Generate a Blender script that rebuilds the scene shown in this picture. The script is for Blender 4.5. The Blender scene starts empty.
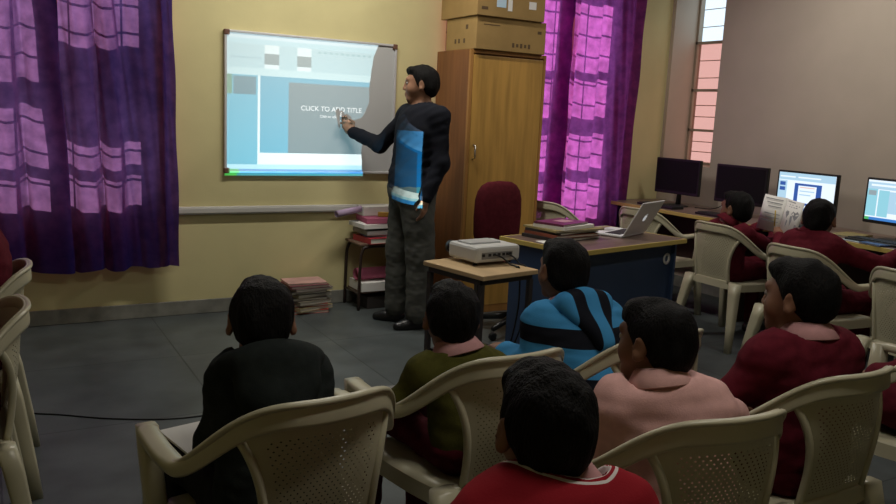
import bpy, bmesh, math, random
import numpy as np
from mathutils import Vector, Matrix
random.seed(7)
RNG = np.random.RandomState(5)
sc = bpy.context.scene
COL = sc.collection
PI = math.pi
R = math.radians

# ------------------------------------------------------------------ camera, sky, sun, exposure
cam_d = bpy.data.cameras.new('camera'); cam = bpy.data.objects.new('camera', cam_d); COL.objects.link(cam)
cam_d.sensor_width = 36.0; cam_d.lens = 36.0 * 810.0 / 896.0; cam_d.clip_start = 0.02
_vd = np.array([-225, 4750, 810.0]); _d = _vd / np.linalg.norm(_vd)
_x = np.array([1432, -71, 810.0]); _x = _x - _d * (_x @ _d); _x /= np.linalg.norm(_x)
_z = -_d; _y = np.cross(_z, _x); W = np.array([_x, _y, _z])          # world from (right, down, forward)
mw = Matrix(((W[0, 0], -W[0, 1], -W[0, 2], 0), (W[1, 0], -W[1, 1], -W[1, 2], 0),
             (W[2, 0], -W[2, 1], -W[2, 2], 1.40), (0, 0, 0, 1)))
cam.matrix_world = mw
sc.camera = cam

world = bpy.data.worlds.new('sky'); sc.world = world; world.use_nodes = True
bg = world.node_tree.nodes['Background']; bg.inputs[0].default_value = (0.72, 0.84, 1.0, 1); bg.inputs[1].default_value = 1.8
sun_d = bpy.data.lights.new('sun', 'SUN'); sun_d.energy = 7.0; sun_d.angle = R(0.6); sun_d.color = (1.0, 0.93, 0.82)
sun = bpy.data.objects.new('sun', sun_d); COL.objects.link(sun)
sun.rotation_euler = Vector((-0.22, -0.80, -0.42)).to_track_quat('-Z', 'Y').to_euler()
sc.view_settings.view_transform = 'Standard'; sc.view_settings.look = 'None'
sc.view_settings.gamma = 1; sc.view_settings.use_curve_mapping = False
sc.view_settings.exposure = 0.0
sc.cycles.use_denoising = True
sc.cycles.max_bounces = 8; sc.cycles.transparent_max_bounces = 16
sc.cycles.sample_clamp_indirect = 4.0
FILL_LAMP_W = 38.0        # each added, unseen ceiling lamp
BEAM_W = 290.0       # the projector's lamp

# ------------------------------------------------------------------ materials
MATS = {}
def mat(name, col, rough=0.6, spec=0.3, noise=0.0, nscale=8.0, stretch=(1, 1, 1), metal=0.0, bump=0.0, bscale=60.0, emit=None, estr=0.0, col2=None, nlo=0.35, nhi=0.65, sheen=0.0):
    if name in MATS: return MATS[name]
    m = bpy.data.materials.new(name); m.use_nodes = True
    nt = m.node_tree; b = nt.nodes['Principled BSDF']
    b.inputs['Base Color'].default_value = (*col, 1); b.inputs['Roughness'].default_value = rough
    b.inputs['Specular IOR Level'].default_value = spec; b.inputs['Metallic'].default_value = metal
    if sheen: b.inputs['Sheen Weight'].default_value = sheen
    tc = nt.nodes.new('ShaderNodeTexCoord'); mp = nt.nodes.new('ShaderNodeMapping'); mp.inputs['Scale'].default_value = stretch
    nt.links.new(tc.outputs['Object'], mp.inputs['Vector'])
    if noise or col2:
        n = nt.nodes.new('ShaderNodeTexNoise'); n.inputs['Scale'].default_value = nscale; n.inputs['Detail'].default_value = 5
        nt.links.new(mp.outputs[0], n.inputs['Vector'])
        r = nt.nodes.new('ShaderNodeValToRGB')
        r.color_ramp.elements[0].position = nlo; r.color_ramp.elements[1].position = nhi
        c2 = col2 if col2 else tuple(min(1, c * (1 + noise)) for c in col)
        c1 = col if col2 else tuple(c * (1 - noise) for c in col)
        r.color_ramp.elements[0].color = (*c1, 1); r.color_ramp.elements[1].color = (*c2, 1)
        nt.links.new(n.outputs['Fac'], r.inputs[0]); nt.links.new(r.outputs[0], b.inputs['Base Color'])
    if bump:
        n2 = nt.nodes.new('ShaderNodeTexNoise'); n2.inputs['Scale'].default_value = bscale; n2.inputs['Detail'].default_value = 4
        nt.links.new(mp.outputs[0], n2.inputs['Vector'])
        bp = nt.nodes.new('ShaderNodeBump'); bp.inputs['Strength'].default_value = bump; bp.inputs['Distance'].default_value = 0.01
        nt.links.new(n2.outputs['Fac'], bp.inputs['Height']); nt.links.new(bp.outputs[0], b.inputs['Normal'])
    if emit:
        b.inputs['Emission Color'].default_value = (*emit, 1); b.inputs['Emission Strength'].default_value = estr
    MATS[name] = m
    return m

def mathn(nt, op, a, b=None):
    n = nt.nodes.new('ShaderNodeMath'); n.operation = op
    for i, v in enumerate((a, b)):
        if v is None: continue
        if isinstance(v, (int, float)): n.inputs[i].default_value = v
        else: nt.links.new(v, n.inputs[i])
    return n.outputs[0]

def perforated(name, col):
    m = mat(name, col, 0.38, 0.4, noise=0.06, nscale=5); nt = m.node_tree; b = nt.nodes['Principled BSDF']
    uv = nt.nodes.new('ShaderNodeUVMap'); uv.uv_map = 'UVMap'
    s = nt.nodes.new('ShaderNodeSeparateXYZ'); nt.links.new(uv.outputs[0], s.inputs[0])
    row = mathn(nt, 'FLOOR', mathn(nt, 'MULTIPLY', s.outputs[1], 34.0))
    sh = mathn(nt, 'MULTIPLY', mathn(nt, 'MODULO', row, 2.0), 0.5)
    fx = mathn(nt, 'SUBTRACT', mathn(nt, 'FRACT', mathn(nt, 'ADD', mathn(nt, 'MULTIPLY', s.outputs[0], 19.0), sh)), 0.5)
    fy = mathn(nt, 'SUBTRACT', mathn(nt, 'FRACT', mathn(nt, 'MULTIPLY', s.outputs[1], 34.0)), 0.5)
    d = mathn(nt, 'ADD', mathn(nt, 'ABSOLUTE', fx), mathn(nt, 'MULTIPLY', mathn(nt, 'ABSOLUTE', fy), 0.75))
    hole = mathn(nt, 'LESS_THAN', d, 0.175)
    inx = mathn(nt, 'LESS_THAN', mathn(nt, 'ABSOLUTE', mathn(nt, 'SUBTRACT', s.outputs[0], 0.5)), 0.40)
    iny = mathn(nt, 'LESS_THAN', mathn(nt, 'ABSOLUTE', mathn(nt, 'SUBTRACT', s.outputs[1], 0.47)), 0.38)
    a = mathn(nt, 'MULTIPLY', mathn(nt, 'MULTIPLY', hole, inx), iny)
    nt.links.new(mathn(nt, 'SUBTRACT', 1.0, a), b.inputs['Alpha'])
    return m

def curtain_mat(name, dif, tra, fac):
    m = bpy.data.materials.new(name); m.use_nodes = True; nt = m.node_tree
    nt.nodes.remove(nt.nodes['Principled BSDF']); out = nt.nodes['Material Output']
    d = nt.nodes.new('ShaderNodeBsdfDiffuse'); t = nt.nodes.new('ShaderNodeBsdfTranslucent'); mx = nt.nodes.new('ShaderNodeMixShader')
    tc = nt.nodes.new('ShaderNodeTexCoord'); n = nt.nodes.new('ShaderNodeTexNoise'); n.inputs['Scale'].default_value = 14; n.inputs['Detail'].default_value = 6
    nt.links.new(tc.outputs['Object'], n.inputs['Vector'])
    r = nt.nodes.new('ShaderNodeValToRGB'); r.color_ramp.elements[0].position = .35; r.color_ramp.elements[1].position = .68
    r.color_ramp.elements[0].color = (*[c * .72 for c in tra], 1); r.color_ramp.elements[1].color = (*[min(1, c * 1.2) for c in tra], 1)
    nt.links.new(n.outputs['Fac'], r.inputs[0]); nt.links.new(r.outputs[0], t.inputs[0])
    ge = nt.nodes.new('ShaderNodeNewGeometry'); cm = nt.nodes.new('ShaderNodeMix'); cm.data_type = 'RGBA'      # back face coloured pink, added to bounce a glow onto the wall
    nt.links.new(ge.outputs['Backfacing'], cm.inputs[0]); cm.inputs[6].default_value = (*dif, 1); cm.inputs[7].default_value = (.80, .20, .22, 1)
    nt.links.new(cm.outputs[2], d.inputs[0]); mx.inputs[0].default_value = fac
    nt.links.new(d.outputs[0], mx.inputs[1]); nt.links.new(t.outputs[0], mx.inputs[2]); nt.links.new(mx.outputs[0], out.inputs[0])
    return m

def clear_mat(name, col, gloss=0.0):
    m = bpy.data.materials.new(name); m.use_nodes = True; nt = m.node_tree
    nt.nodes.remove(nt.nodes['Principled BSDF']); out = nt.nodes['Material Output']
    t = nt.nodes.new('ShaderNodeBsdfTransparent'); t.inputs[0].default_value = (*col, 1)
    if gloss:
        g = nt.nodes.new('ShaderNodeBsdfGlossy'); g.inputs['Roughness'].default_value = 0.05; mx = nt.nodes.new('ShaderNodeMixShader'); mx.inputs[0].default_value = gloss
        nt.links.new(t.outputs[0], mx.inputs[1]); nt.links.new(g.outputs[0], mx.inputs[2]); nt.links.new(mx.outputs[0], out.inputs[0])
    else: nt.links.new(t.outputs[0], out.inputs[0])
    return m

# ------------------------------------------------------------------ mesh helpers
class MB:
    def __init__(s): s.bm = bmesh.new(); s.mats = []
    def mi(s, m):
        if m not in s.mats: s.mats.append(m)
        return s.mats.index(m)
    def box(s, c, d, rz=0.0, m=None, bev=0.0, rot=None):
        M = Matrix.Translation(Vector(c)) @ (rot if rot is not None else Matrix.Rotation(rz, 4, 'Z')) @ Matrix.Diagonal((d[0], d[1], d[2], 1))
        g = bmesh.ops.create_cube(s.bm, size=1.0, matrix=M); vs = g['verts']
        fs = list({f for v in vs for f in v.link_faces})
        if m is not None:
            for f in fs: f.material_index = s.mi(m)
        if bev:
            es = list({e for v in vs for e in v.link_edges})
            r = bmesh.ops.bevel(s.bm, geom=es, offset=bev, segments=2, profile=0.5, affect='EDGES', clamp_overlap=True)
            if m is not None:
                for f in r['faces']: f.material_index = s.mi(m)
        return s
    def loft(s, rings, closed=True, caps=True, m=None, smooth=True):
        vr = [[s.bm.verts.new(p) for p in ring] for ring in rings]; n = len(rings[0])
        fs = []
        for a, b in zip(vr[:-1], vr[1:]):
            for i in range(n if closed else n - 1):
                j = (i + 1) % n
                try: fs.append(s.bm.faces.new((a[i], a[j], b[j], b[i])))
                except ValueError: pass
        if caps and closed:
            try:
                fs.append(s.bm.faces.new(vr[0][::-1])); fs.append(s.bm.faces.new(vr[-1]))
            except ValueError: pass
        for f in fs:
            f.smooth = smooth
            if m is not None: f.material_index = s.mi(m)
        return s
    def tube(s, pts, rad, n=10, m=None, flat=1.0):
        pts = [Vector(p) for p in pts]; rad = rad if isinstance(rad, (list, tuple)) else [rad] * len(pts)
        rings = []; up = None
        for i, p in enumerate(pts):
            t = (pts[min(i + 1, len(pts) - 1)] - pts[max(i - 1, 0)]).normalized()
            if up is None:
                up = Vector((0, 0, 1)) if abs(t.z) < 0.9 else Vector((1, 0, 0))
            a = t.cross(up); a.normalize(); b = a.cross(t); up = b
            rings.append([p + a * (math.cos(2 * PI * k / n) * rad[i]) + b * (math.sin(2 * PI * k / n) * rad[i] * flat) for k in range(n)])
        return s.loft(rings, m=m)
    def lathe(s, prof, M=None, n=32, m=None, caps=False):
        M = M or Matrix.Identity(4)
        rings = [[M @ Vector((r * math.cos(2 * PI * k / n), r * math.sin(2 * PI * k / n), z)) for k in range(n)] for r, z in prof]
        return s.loft(rings, caps=caps, m=m)
    def quad(s, ps, m=None):
        f = s.bm.faces.new([s.bm.verts.new(p) for p in ps])
        if m is not None: f.material_index = s.mi(m)
        return s
    def build(s, name, m=None, parent=None, loc=None, rz=None, keep=False):
        if not keep: bmesh.ops.recalc_face_normals(s.bm, faces=s.bm.faces)
        me = bpy.data.meshes.new(name); s.bm.to_mesh(me); s.bm.free()
        for x in (s.mats if s.mats else [m]): me.materials.append(x)
        return link(name, me, parent, loc, rz)

def link(name, me, parent=None, loc=None, rz=None):
    o = bpy.data.objects.new(name, me); COL.objects.link(o)
    if parent is not None: o.parent = parent
    if loc is not None: o.location = loc
    if rz is not None: o.rotation_euler = (0, 0, rz)
    return o

def tag(o, label, cat, group=None):
    o['label'] = label; o['category'] = cat
    if group: o['group'] = group
    return o
def empty(name, loc, rz=0.0):
    o = bpy.data.objects.new(name, None); COL.objects.link(o); o.location = loc; o.rotation_euler = (0, 0, rz); o.empty_display_size = .1
    return o
def struct(o): o['kind'] = 'structure'; return o
def copy_tree(o, parent=None):
    c = o.copy(); COL.objects.link(c)
    if parent is not None: c.parent = parent
    for ch in list(o.children): copy_tree(ch, c)
    return c
def catmull(P, n):
    P = np.array(P, float); out = []
    Q = np.vstack([2 * P[0] - P[1], P, 2 * P[-1] - P[-2]])
    for i in range(1, len(Q) - 2):
        for t in np.linspace(0, 1, n, endpoint=False):
            a, b, c, d = Q[i - 1:i + 3]
            out.append(.5 * ((2 * b) + (c - a) * t + (2 * a - 5 * b + 4 * c - d) * t * t + (3 * b - a - 3 * c + d) * t ** 3))
    out.append(P[-1]); return np.array(out)

# ------------------------------------------------------------------ signed distance modelling (for people)
def wob(P, amp, freq, seed, n=7):
    rs = np.random.RandomState(seed); v = 0
    for _ in range(n):
        k = rs.normal(size=3); k = k / np.linalg.norm(k) * freq * rs.uniform(.5, 1.6)
        v = v + np.sin(P[..., 0] * k[0] + P[..., 1] * k[1] + P[..., 2] * k[2] + rs.uniform(0, 6.28))
    return v * amp / math.sqrt(n)
def cap(a, ra, b, rb, k=.02): return ('c', np.array(a, float), ra, np.array(b, float), rb, k)
def ell(c, r, B=None, k=.02): return ('e', np.array(c, float), np.array(r, float), np.eye(3) if B is None else np.array(B, float), k)
def sub(p): return ('-',) + p
def bounds(p):
    if p[0] == '-': return None
    if p[0] == 'c':
        r = max(p[2], p[4]); return np.minimum(p[1], p[3]) - r, np.maximum(p[1], p[3]) + r
    r = max(p[2]); return p[1] - r, p[1] + r
def dist(p, X):
    if p[0] == 'c':
        ab = p[3] - p[1]; t = np.clip(((X - p[1]) @ ab) / max(1e-9, ab @ ab), 0, 1)
        q = X - p[1] - t[..., None] * ab
        return np.sqrt((q * q).sum(-1)) - (p[2] + t * (p[4] - p[2]))
    q = (X - p[1]) @ p[3].T; k0 = np.sqrt(((q / p[2]) ** 2).sum(-1)); k1 = np.sqrt(((q / p[2] ** 2) ** 2).sum(-1)) + 1e-9
    return k0 * (k0 - 1) / k1
def sdf(prims, h, post=None):
    bs = [bounds(p) for p in prims if p[0] != '-']
    lo = np.min([b[0] for b in bs], 0) - 4 * h; hi = np.max([b[1] for b in bs], 0) + 4 * h
    n = np.ceil((hi - lo) / h).astype(int) + 1
    F = np.full(n, .05, np.float64)
    ax = [lo[i] + h * np.arange(n[i]) for i in range(3)]
    for p in prims:
        neg = p[0] == '-'; q = p[1:] if neg else p; k = q[-1]
        b = bounds(q); pad = k + .05 if not neg else k + 2 * h
        i0 = np.clip(np.floor((b[0] - pad - lo) / h).astype(int), 0, n - 1); i1 = np.clip(np.ceil((b[1] + pad - lo) / h).astype(int) + 1, 1, n)
        X = np.stack(np.meshgrid(*[ax[i][i0[i]:i1[i]] for i in range(3)], indexing='ij'), -1)
        d = dist(q, X); S = (slice(i0[0], i1[0]), slice(i0[1], i1[1]), slice(i0[2], i1[2])); f = F[S]
        if neg:
            d = -d; hh = np.maximum(k - np.abs(f - d), 0) / k; F[S] = np.maximum(f, d) + hh * hh * k * .25
        else:
            hh = np.maximum(k - np.abs(f - d), 0) / k; F[S] = np.minimum(f, d) - hh * hh * k * .25
    if post is not None:
        X = np.stack(np.meshgrid(*ax, indexing='ij'), -1); F = post(X, F)
    return nets(F, lo, h)
def nets(F, lo, h):
    s = F < 0; nx, ny, nz = F.shape
    cnt = np.zeros((nx - 1, ny - 1, nz - 1), np.int8)
    for a in (0, 1):
        for b in (0, 1):
            for c in (0, 1): cnt += s[a:nx - 1 + a, b:ny - 1 + b, c:nz - 1 + c]
    act = (cnt > 0) & (cnt < 8); I = np.argwhere(act); idx = np.full(act.shape, -1, np.int64); idx[act] = np.arange(len(I))
    acc = np.zeros((len(I), 3)); w = np.zeros(len(I))
    cs = [(a, b, c) for a in (0, 1) for b in (0, 1) for c in (0, 1)]
    val = {c: F[I[:, 0] + c[0], I[:, 1] + c[1], I[:, 2] + c[2]] for c in cs}
    for c in cs:
        for ax in range(3):
            if c[ax] == 0:
                d = list(c); d[ax] = 1; d = tuple(d); va, vb = val[c], val[d]; x = (va < 0) != (vb < 0)
                t = np.where(x, va / np.where(x, va - vb, 1), 0); p = np.array(c, float)[None].repeat(len(I), 0); p[:, ax] = t
                acc += p * x[:, None]; w += x
    V = (I + acc / w[:, None]) * h + lo
    faces = []
    for ax in range(3):
        o1, o2 = [(1, 2), (2, 0), (0, 1)][ax]
        sl = [slice(1, -1)] * 3; sl[ax] = slice(0, -1); sa = s[tuple(sl)]; sl[ax] = slice(1, None); sb = s[tuple(sl)]
        E = np.argwhere(sa != sb)
        if not len(E): continue
        st = sa[tuple(E.T)]; E = E + 1; E[:, ax] -= 1
        def g(d1, d2):
            q = E.copy(); q[:, o1] += d1; q[:, o2] += d2; return idx[tuple(q.T)]
        Q = np.stack([g(-1, -1), g(0, -1), g(0, 0), g(-1, 0)], 1)
        Q[~st] = Q[~st][:, ::-1]; faces.append(Q)
    return V, np.concatenate(faces)
def sdf_obj(name, prims, h, m, parent, post=None, smooth=2):
    V, Fc = sdf(prims, h, post)
    ok = (Fc >= 0).all(1); Fc = Fc[ok]
    for _ in range(smooth):                      # light relaxation
        A = np.zeros_like(V); c = np.zeros(len(V))
        for i in range(4):
            a, b = Fc[:, i], Fc[:, (i + 1) % 4]
            for q in range(3):
                A[:, q] += np.bincount(a, V[b, q], len(V)) + np.bincount(b, V[a, q], len(V))
            c += np.bincount(a, minlength=len(V)) + np.bincount(b, minlength=len(V))
        ok = c > 0; V[ok] = V[ok] * .5 + .5 * A[ok] / c[ok][:, None]
    me = bpy.data.meshes.new(name); me.from_pydata(V.tolist(), [], Fc.tolist()); me.materials.append(m)
    me.polygons.foreach_set('use_smooth', np.ones(len(me.polygons), bool)); me.update()
    return link(name, me, parent)


# ------------------------------------------------------------------ the room
YW, XW, XL, YR, HC = 5.42, 5.265, -1.55, -1.6, 3.0
wall_y = mat('yellow_distemper', (0.60, 0.54, 0.29), 0.85, 0.1, noise=0.05, nscale=2.5, bump=0.05, bscale=90)
wall_r = mat('greyish_pink_distemper', (0.46, 0.40, 0.33), 0.85, 0.1, noise=0.05, nscale=2.0, bump=0.05, bscale=90)
white_c = mat('ceiling_whitewash', (0.42, 0.40, 0.36), 0.9, 0.1, noise=0.04)
floor_m = mat('polished_grey_stone', (0.076, 0.087, 0.088), 0.42, 0.35, noise=0.22, nscale=3.5, bump=0.02, bscale=30)
skirt_m = mat('grey_stone_skirting', (0.20, 0.20, 0.175), 0.6, 0.3, noise=0.2, nscale=9)

# floor of stone slabs with thin joints
def floor_nodes():
    nt = floor_m.node_tree; b = nt.nodes['Principled BSDF']
    tc = nt.nodes.new('ShaderNodeTexCoord'); br = nt.nodes.new('ShaderNodeTexBrick'); br.offset = 0.0
    br.inputs['Scale'].default_value = 1.0; br.inputs['Mortar Size'].default_value = 0.004; br.inputs['Brick Width'].default_value = 0.9; br.inputs['Row Height'].default_value = 0.9
    br.inputs['Color1'].default_value = (1, 1, 1, 1); br.inputs['Color2'].default_value = (0.88, 0.90, 0.90, 1); br.inputs['Mortar'].default_value = (0.45, 0.45, 0.45, 1)
    nt.links.new(tc.outputs['Object'], br.inputs['Vector'])
    mx = nt.nodes.new('ShaderNodeMix'); mx.data_type = 'RGBA'; mx.blend_type = 'MULTIPLY'; mx.inputs[0].default_value = 1
    src = b.inputs['Base Color'].links[0].from_socket
    nt.links.new(src, mx.inputs[6]); nt.links.new(br.outputs['Color'], mx.inputs[7]); nt.links.new(mx.outputs[2], b.inputs['Base Color'])
floor_nodes()
struct(MB().box(((XL + XW) / 2, (YR + YW) / 2, -0.05), (XW - XL + .5, YW - YR + .5, 0.1)).build('floor', floor_m))
struct(MB().box(((XL + XW) / 2, (YR + YW) / 2, HC + 0.05), (XW - XL + .5, YW - YR + .5, 0.1)).build('ceiling', white_c))

WT = 0.23
W1 = (-0.75, 0.955, 0.78, 2.50)      # back wall, left window  x0 x1 z0 z1
W2 = (3.015, 4.62, 0.62, 2.50)        # back wall, right window
W3 = (4.83, 5.38, 1.06, 2.62)        # right wall, narrow window  y0 y1 z0 z1
def wall_with_holes(name, m, a0, a1, holes, fixed, axis, WT=WT):
    b = MB(); cur = a0
    def seg(p0, p1, z0, z1):
        c = (p0 + p1) / 2; d = p1 - p0
        if d <= 1e-6 or z1 - z0 <= 1e-6: return
        if axis == 'x': b.box((c, fixed + WT / 2, (z0 + z1) / 2), (d, WT, z1 - z0))
        else: b.box((fixed + WT / 2, c, (z0 + z1) / 2), (WT, d, z1 - z0))
    for (p0, p1, z0, z1) in holes:
        seg(cur, p0, 0, HC); seg(p0, p1, 0, z0); seg(p0, p1, z1, HC); cur = p1
    seg(cur, a1, 0, HC)
    return struct(b.build(name, m))
wall_with_holes('wall_back', wall_y, XL - .2, XW, [W1, W2], YW, 'x')
wall_with_holes('wall_right', wall_r, YR, YW + WT, [W3], XW, 'y', .33)
struct(MB().box((XL - .1, (YR + YW) / 2, HC / 2), (.2, YW - YR, HC)).build('wall_left', wall_y))
struct(MB().box(((XL + XW) / 2, YR - .1, HC / 2), (XW - XL + .4, .2, HC)).build('wall_rear', wall_y))
# stone skirting, a strip standing slightly proud of the wall
struct(MB().box(((XL + 4.62) / 2, YW - .008, .047), (4.62 - XL, .016, .094), bev=.003).build('baseboard_back', skirt_m))
struct(MB().box((XW - .008, (YR + YW) / 2, .047), (.016, YW - YR - .04, .094), bev=.003).build('baseboard_right', skirt_m))
# cable raceway along the back wall
pvc = mat('grey_pvc', (0.50, 0.49, 0.46), 0.5, 0.3)
tr = MB(); tr.box(((1.04 + 2.84) / 2, YW - .016, .697), (1.80, .030, .052), bev=.006); tr.box(((1.04 + 2.84) / 2, YW - .034, .697), (1.80, .006, .030), bev=.002)
struct(tr.build('trim_1', pvc))

# windows: painted frames, horizontal and vertical bars, louvre panes
iron = mat('painted_window_iron', (0.10, 0.085, 0.075), 0.6, 0.3)
frame_m = mat('painted_window_frame', (0.36, 0.30, 0.23), 0.6, 0.3)
glass_m = clear_mat('window_glass', (0.90, 0.93, 0.92), 0.06)
def window(name, x0, x1, z0, z1, xs, zs, thick):
    w = struct(empty(name, ((x0 + x1) / 2, YW + .10, z0)))
    cx = (x0 + x1) / 2
    f = MB()
    for x in (x0 + .025, x1 - .025): f.box((x - cx, 0, (z1 - z0) / 2), (.05, .08, z1 - z0))
    for z in (z0 + .025, z1 - .025): f.box((0, 0, z - z0), (x1 - x0, .08, .05))
    for z, t in thick: f.box((0, 0, z - z0), (x1 - x0, .07, t))
    f.build('window_frame', frame_m, w)
    g = MB()
    for z in zs: g.tube([(x0 - cx, -.055, z - z0), (x1 - cx, -.055, z - z0)], .007, 8)
    for x in xs: g.tube([(x - cx, -.055, 0), (x - cx, -.055, z1 - z0)], .006, 8)
    g.build('window_bars', iron, w)
    MB().box((0, .02, (z1 - z0) / 2), (x1 - x0, .006, z1 - z0)).build('pane', glass_m, w)
    return w
w1 = window('window_1', *W1, [-.45, -.12, .21, .5, .78], [.80, .98, 1.16, 1.34, 1.70, 1.86, 2.02, 2.2, 2.36], [(1.52, .11), (1.07, .03)])
MB().box((.60, .10, .80), (.46, .02, .56)).build('shutter', mat('weathered_shutter', (.22, .2, .17), .7), w1)  # unseen board added outside the pane to shade the curtain's middle
window('window_2', *W2, [3.3, 3.62, 3.95, 4.28], [.77, .93, 1.20, 1.33, 1.62, 1.78, 2.0, 2.16, 2.32], [(1.07, .06), (1.47, .10), (1.87, .03)])
# narrow window beside the corner
w3 = struct(empty('window_3', (XW + .295, (W3[0] + W3[1]) / 2, W3[2])))
h3 = W3[3] - W3[2]; d3 = W3[1] - W3[0]
f = MB()
for y in (-d3 / 2 + .012, d3 / 2 - .012): f.box((0, y, h3 / 2), (.05, .024, h3))
for z in (.012, .30, .65, 1.06, h3 - .012): f.box((0, 0, z), (.05, d3, .022))
f.build('window_frame', frame_m, w3)
g = MB()
for z in (.11, .20, .42, .52, .76, .91, 1.2, 1.35): g.tube([(.03, -d3 / 2, z), (.03, d3 / 2, z)], .004, 8)
g.build('window_bars', frame_m, w3)
MB().box((.0, 0, .53), (.005, d3, 1.06)).build('pane', clear_mat('pinkish_window_glass', (0.80, 0.55, 0.48), 0.04), w3)
MB().box((.0, 0, (1.06 + h3) / 2), (.005, d3, h3 - 1.06)).build('pane', glass_m, w3)

# unseen ceiling tube lamps, added to light the wall, desk and pupils
tube_m = mat('lamp_tube', (.9, .9, .88), 0.4, emit=(1, .97, .9), estr=3.0)
steel_w = mat('white_painted_steel', (.7, .7, .68), 0.4)
for i, (x, y, rz) in enumerate([(1.9, 4.35, 0.0), (4.35, 3.3, PI / 2), (1.4, 1.0, 0.0)]):
    l = tag(empty('ceiling_lamp', (x, y, HC), rz), ['ceiling tube lamp running across in front of the whiteboard', 'ceiling tube lamp above the computer desk', 'ceiling tube lamp above the rows of pupils'][i], 'lamp', 'ceiling tube lamps')
    MB().box((0, 0, -.03), (1.25, .07, .06), bev=.008).build('lamp_housing', steel_w, l)
    MB().tube([(-.6, 0, -.085), (.6, 0, -.085)], .016, 12).build('lamp_tube', tube_m, l)
    ld = bpy.data.lights.new('lamp_light', 'AREA'); ld.shape = 'RECTANGLE'; ld.size = 1.2; ld.size_y = .05; ld.energy = FILL_LAMP_W * (0.95, 0.55, 0.50)[i]; ld.color = (1.0, .95, .86)
    lo = bpy.data.objects.new('lamp_light', ld); COL.objects.link(lo); lo.parent = l; lo.location = (0, 0, -.11)

# ------------------------------------------------------------------ curtains
cur_m = curtain_mat('purple_curtain_cloth', (0.008, 0.014, 0.11), (0.27, 0.115, 0.30), 0.43)
cur_m2 = curtain_mat('magenta_curtain_cloth', (0.014, 0.014, 0.11), (0.62, 0.13, 0.57), 0.5)
def curtain(name, prof_top, prof_bot, y, z0, z1, label, hem, cm):
    T = catmull(prof_top, 14); B = catmull(prof_bot, 14); n = len(T); NZ = 44
    b = MB(); rows = []
    for j in range(NZ + 1):
        t = j / NZ; k = t * t * (3 - 2 * t); row = []
        for i in range(n):
            p = T[i] * (1 - k) + B[i] * k
            zb = z0 + hem * math.sin(i * .11) * .4
            z = z1 + (zb - z1) * t
            row.append(b.bm.verts.new((p[0] + .004 * math.sin(9 * z + i * .3), y + p[1] + .003 * math.sin(7 * z + i * .5), z)))
        rows.append(row)
    for r0, r1 in zip(rows[:-1], rows[1:]):
        for i in range(n - 1):
            f = b.bm.faces.new((r0[i], r1[i], r1[i + 1], r0[i + 1])); f.smooth = True
    o = empty(name, (0, 0, 0)); b.build('curtain_cloth', cm, o, keep=True)
    return tag(o, label, 'curtain')
# profile points: (x, depth), depth negative towards the room; doubling back makes dark layered folds
c1t = [(-.9, 0), (-.7, -.05), (-.55, .02), (-.4, -.05), (-.25, .02), (-.1, -.05), (.0, .0), (.07, -.035), (.14, -.045), (.20, .01), (.27, -.03), (.38, -.05), (.30, -.02), (.25, .02), (.36, .015), (.42, -.01), (.46, -.045), (.53, -.05), (.575, .01), (.595, -.04), (.65, -.055), (.70, .0), (.76, .006), (.85, -.004), (.93, .0), (.96, -.03), (.985, -.01), (1.03, .0)]
c1b = [(-.9, 0), (-.7, -.06), (-.55, .03), (-.4, -.06), (-.25, .03), (-.1, -.06), (.03, .0), (.07, -.045), (.15, -.055), (.20, .02), (.25, -.03), (.41, -.06), (.44, -.02), (.36, .03), (.42, .02), (.46, -.01), (.50, -.055), (.585, -.06), (.625, .015), (.65, -.05), (.72, -.065), (.765, .0), (.82, .008), (.89, -.006), (.95, .0), (.98, -.04), (1.01, -.01), (1.065, .0)]
curtain('curtain', c1t, c1b, YW - .10, .352, 2.74, 'dark blue and purple curtain over the window beside the whiteboard', .02, cur_m)
c2t = [(2.985, -.075), (3.02, .0), (3.12, -.05), (3.22, .01), (3.34, -.05), (3.46, .0), (3.55, -.02), (3.70, .01), (3.80, -.045), (3.92, -.05), (3.99, -.03), (4.08, -.06), (4.02, -.02), (3.96, .02), (4.10, .02), (4.14, -.05), (4.17, .0), (4.24, -.035), (4.36, -.045), (4.42, .01), (4.50, -.01), (4.60, .0), (4.66, -.03), (4.72, -.03), (4.77, .01), (4.87, .0)]
c2b = [(2.985, -.075), (3.02, .0), (3.12, -.06), (3.22, .01), (3.34, -.06), (3.46, .0), (3.54, -.02), (3.68, .01), (3.76, -.055), (3.87, -.06), (3.92, -.03), (4.06, -.07), (3.98, -.02), (3.90, .03), (4.04, .02), (4.08, -.06), (4.12, .0), (4.19, -.04), (4.33, -.05), (4.39, .01), (4.47, -.01), (4.57, .0), (4.63, -.035), (4.69, -.035), (4.74, .015), (4.82, .0)]
curtain('curtain', c2t, c2b, YW - .10, .30, 2.74, 'bright magenta and purple curtain between the cupboard and the corner', .02, cur_m2)

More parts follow.
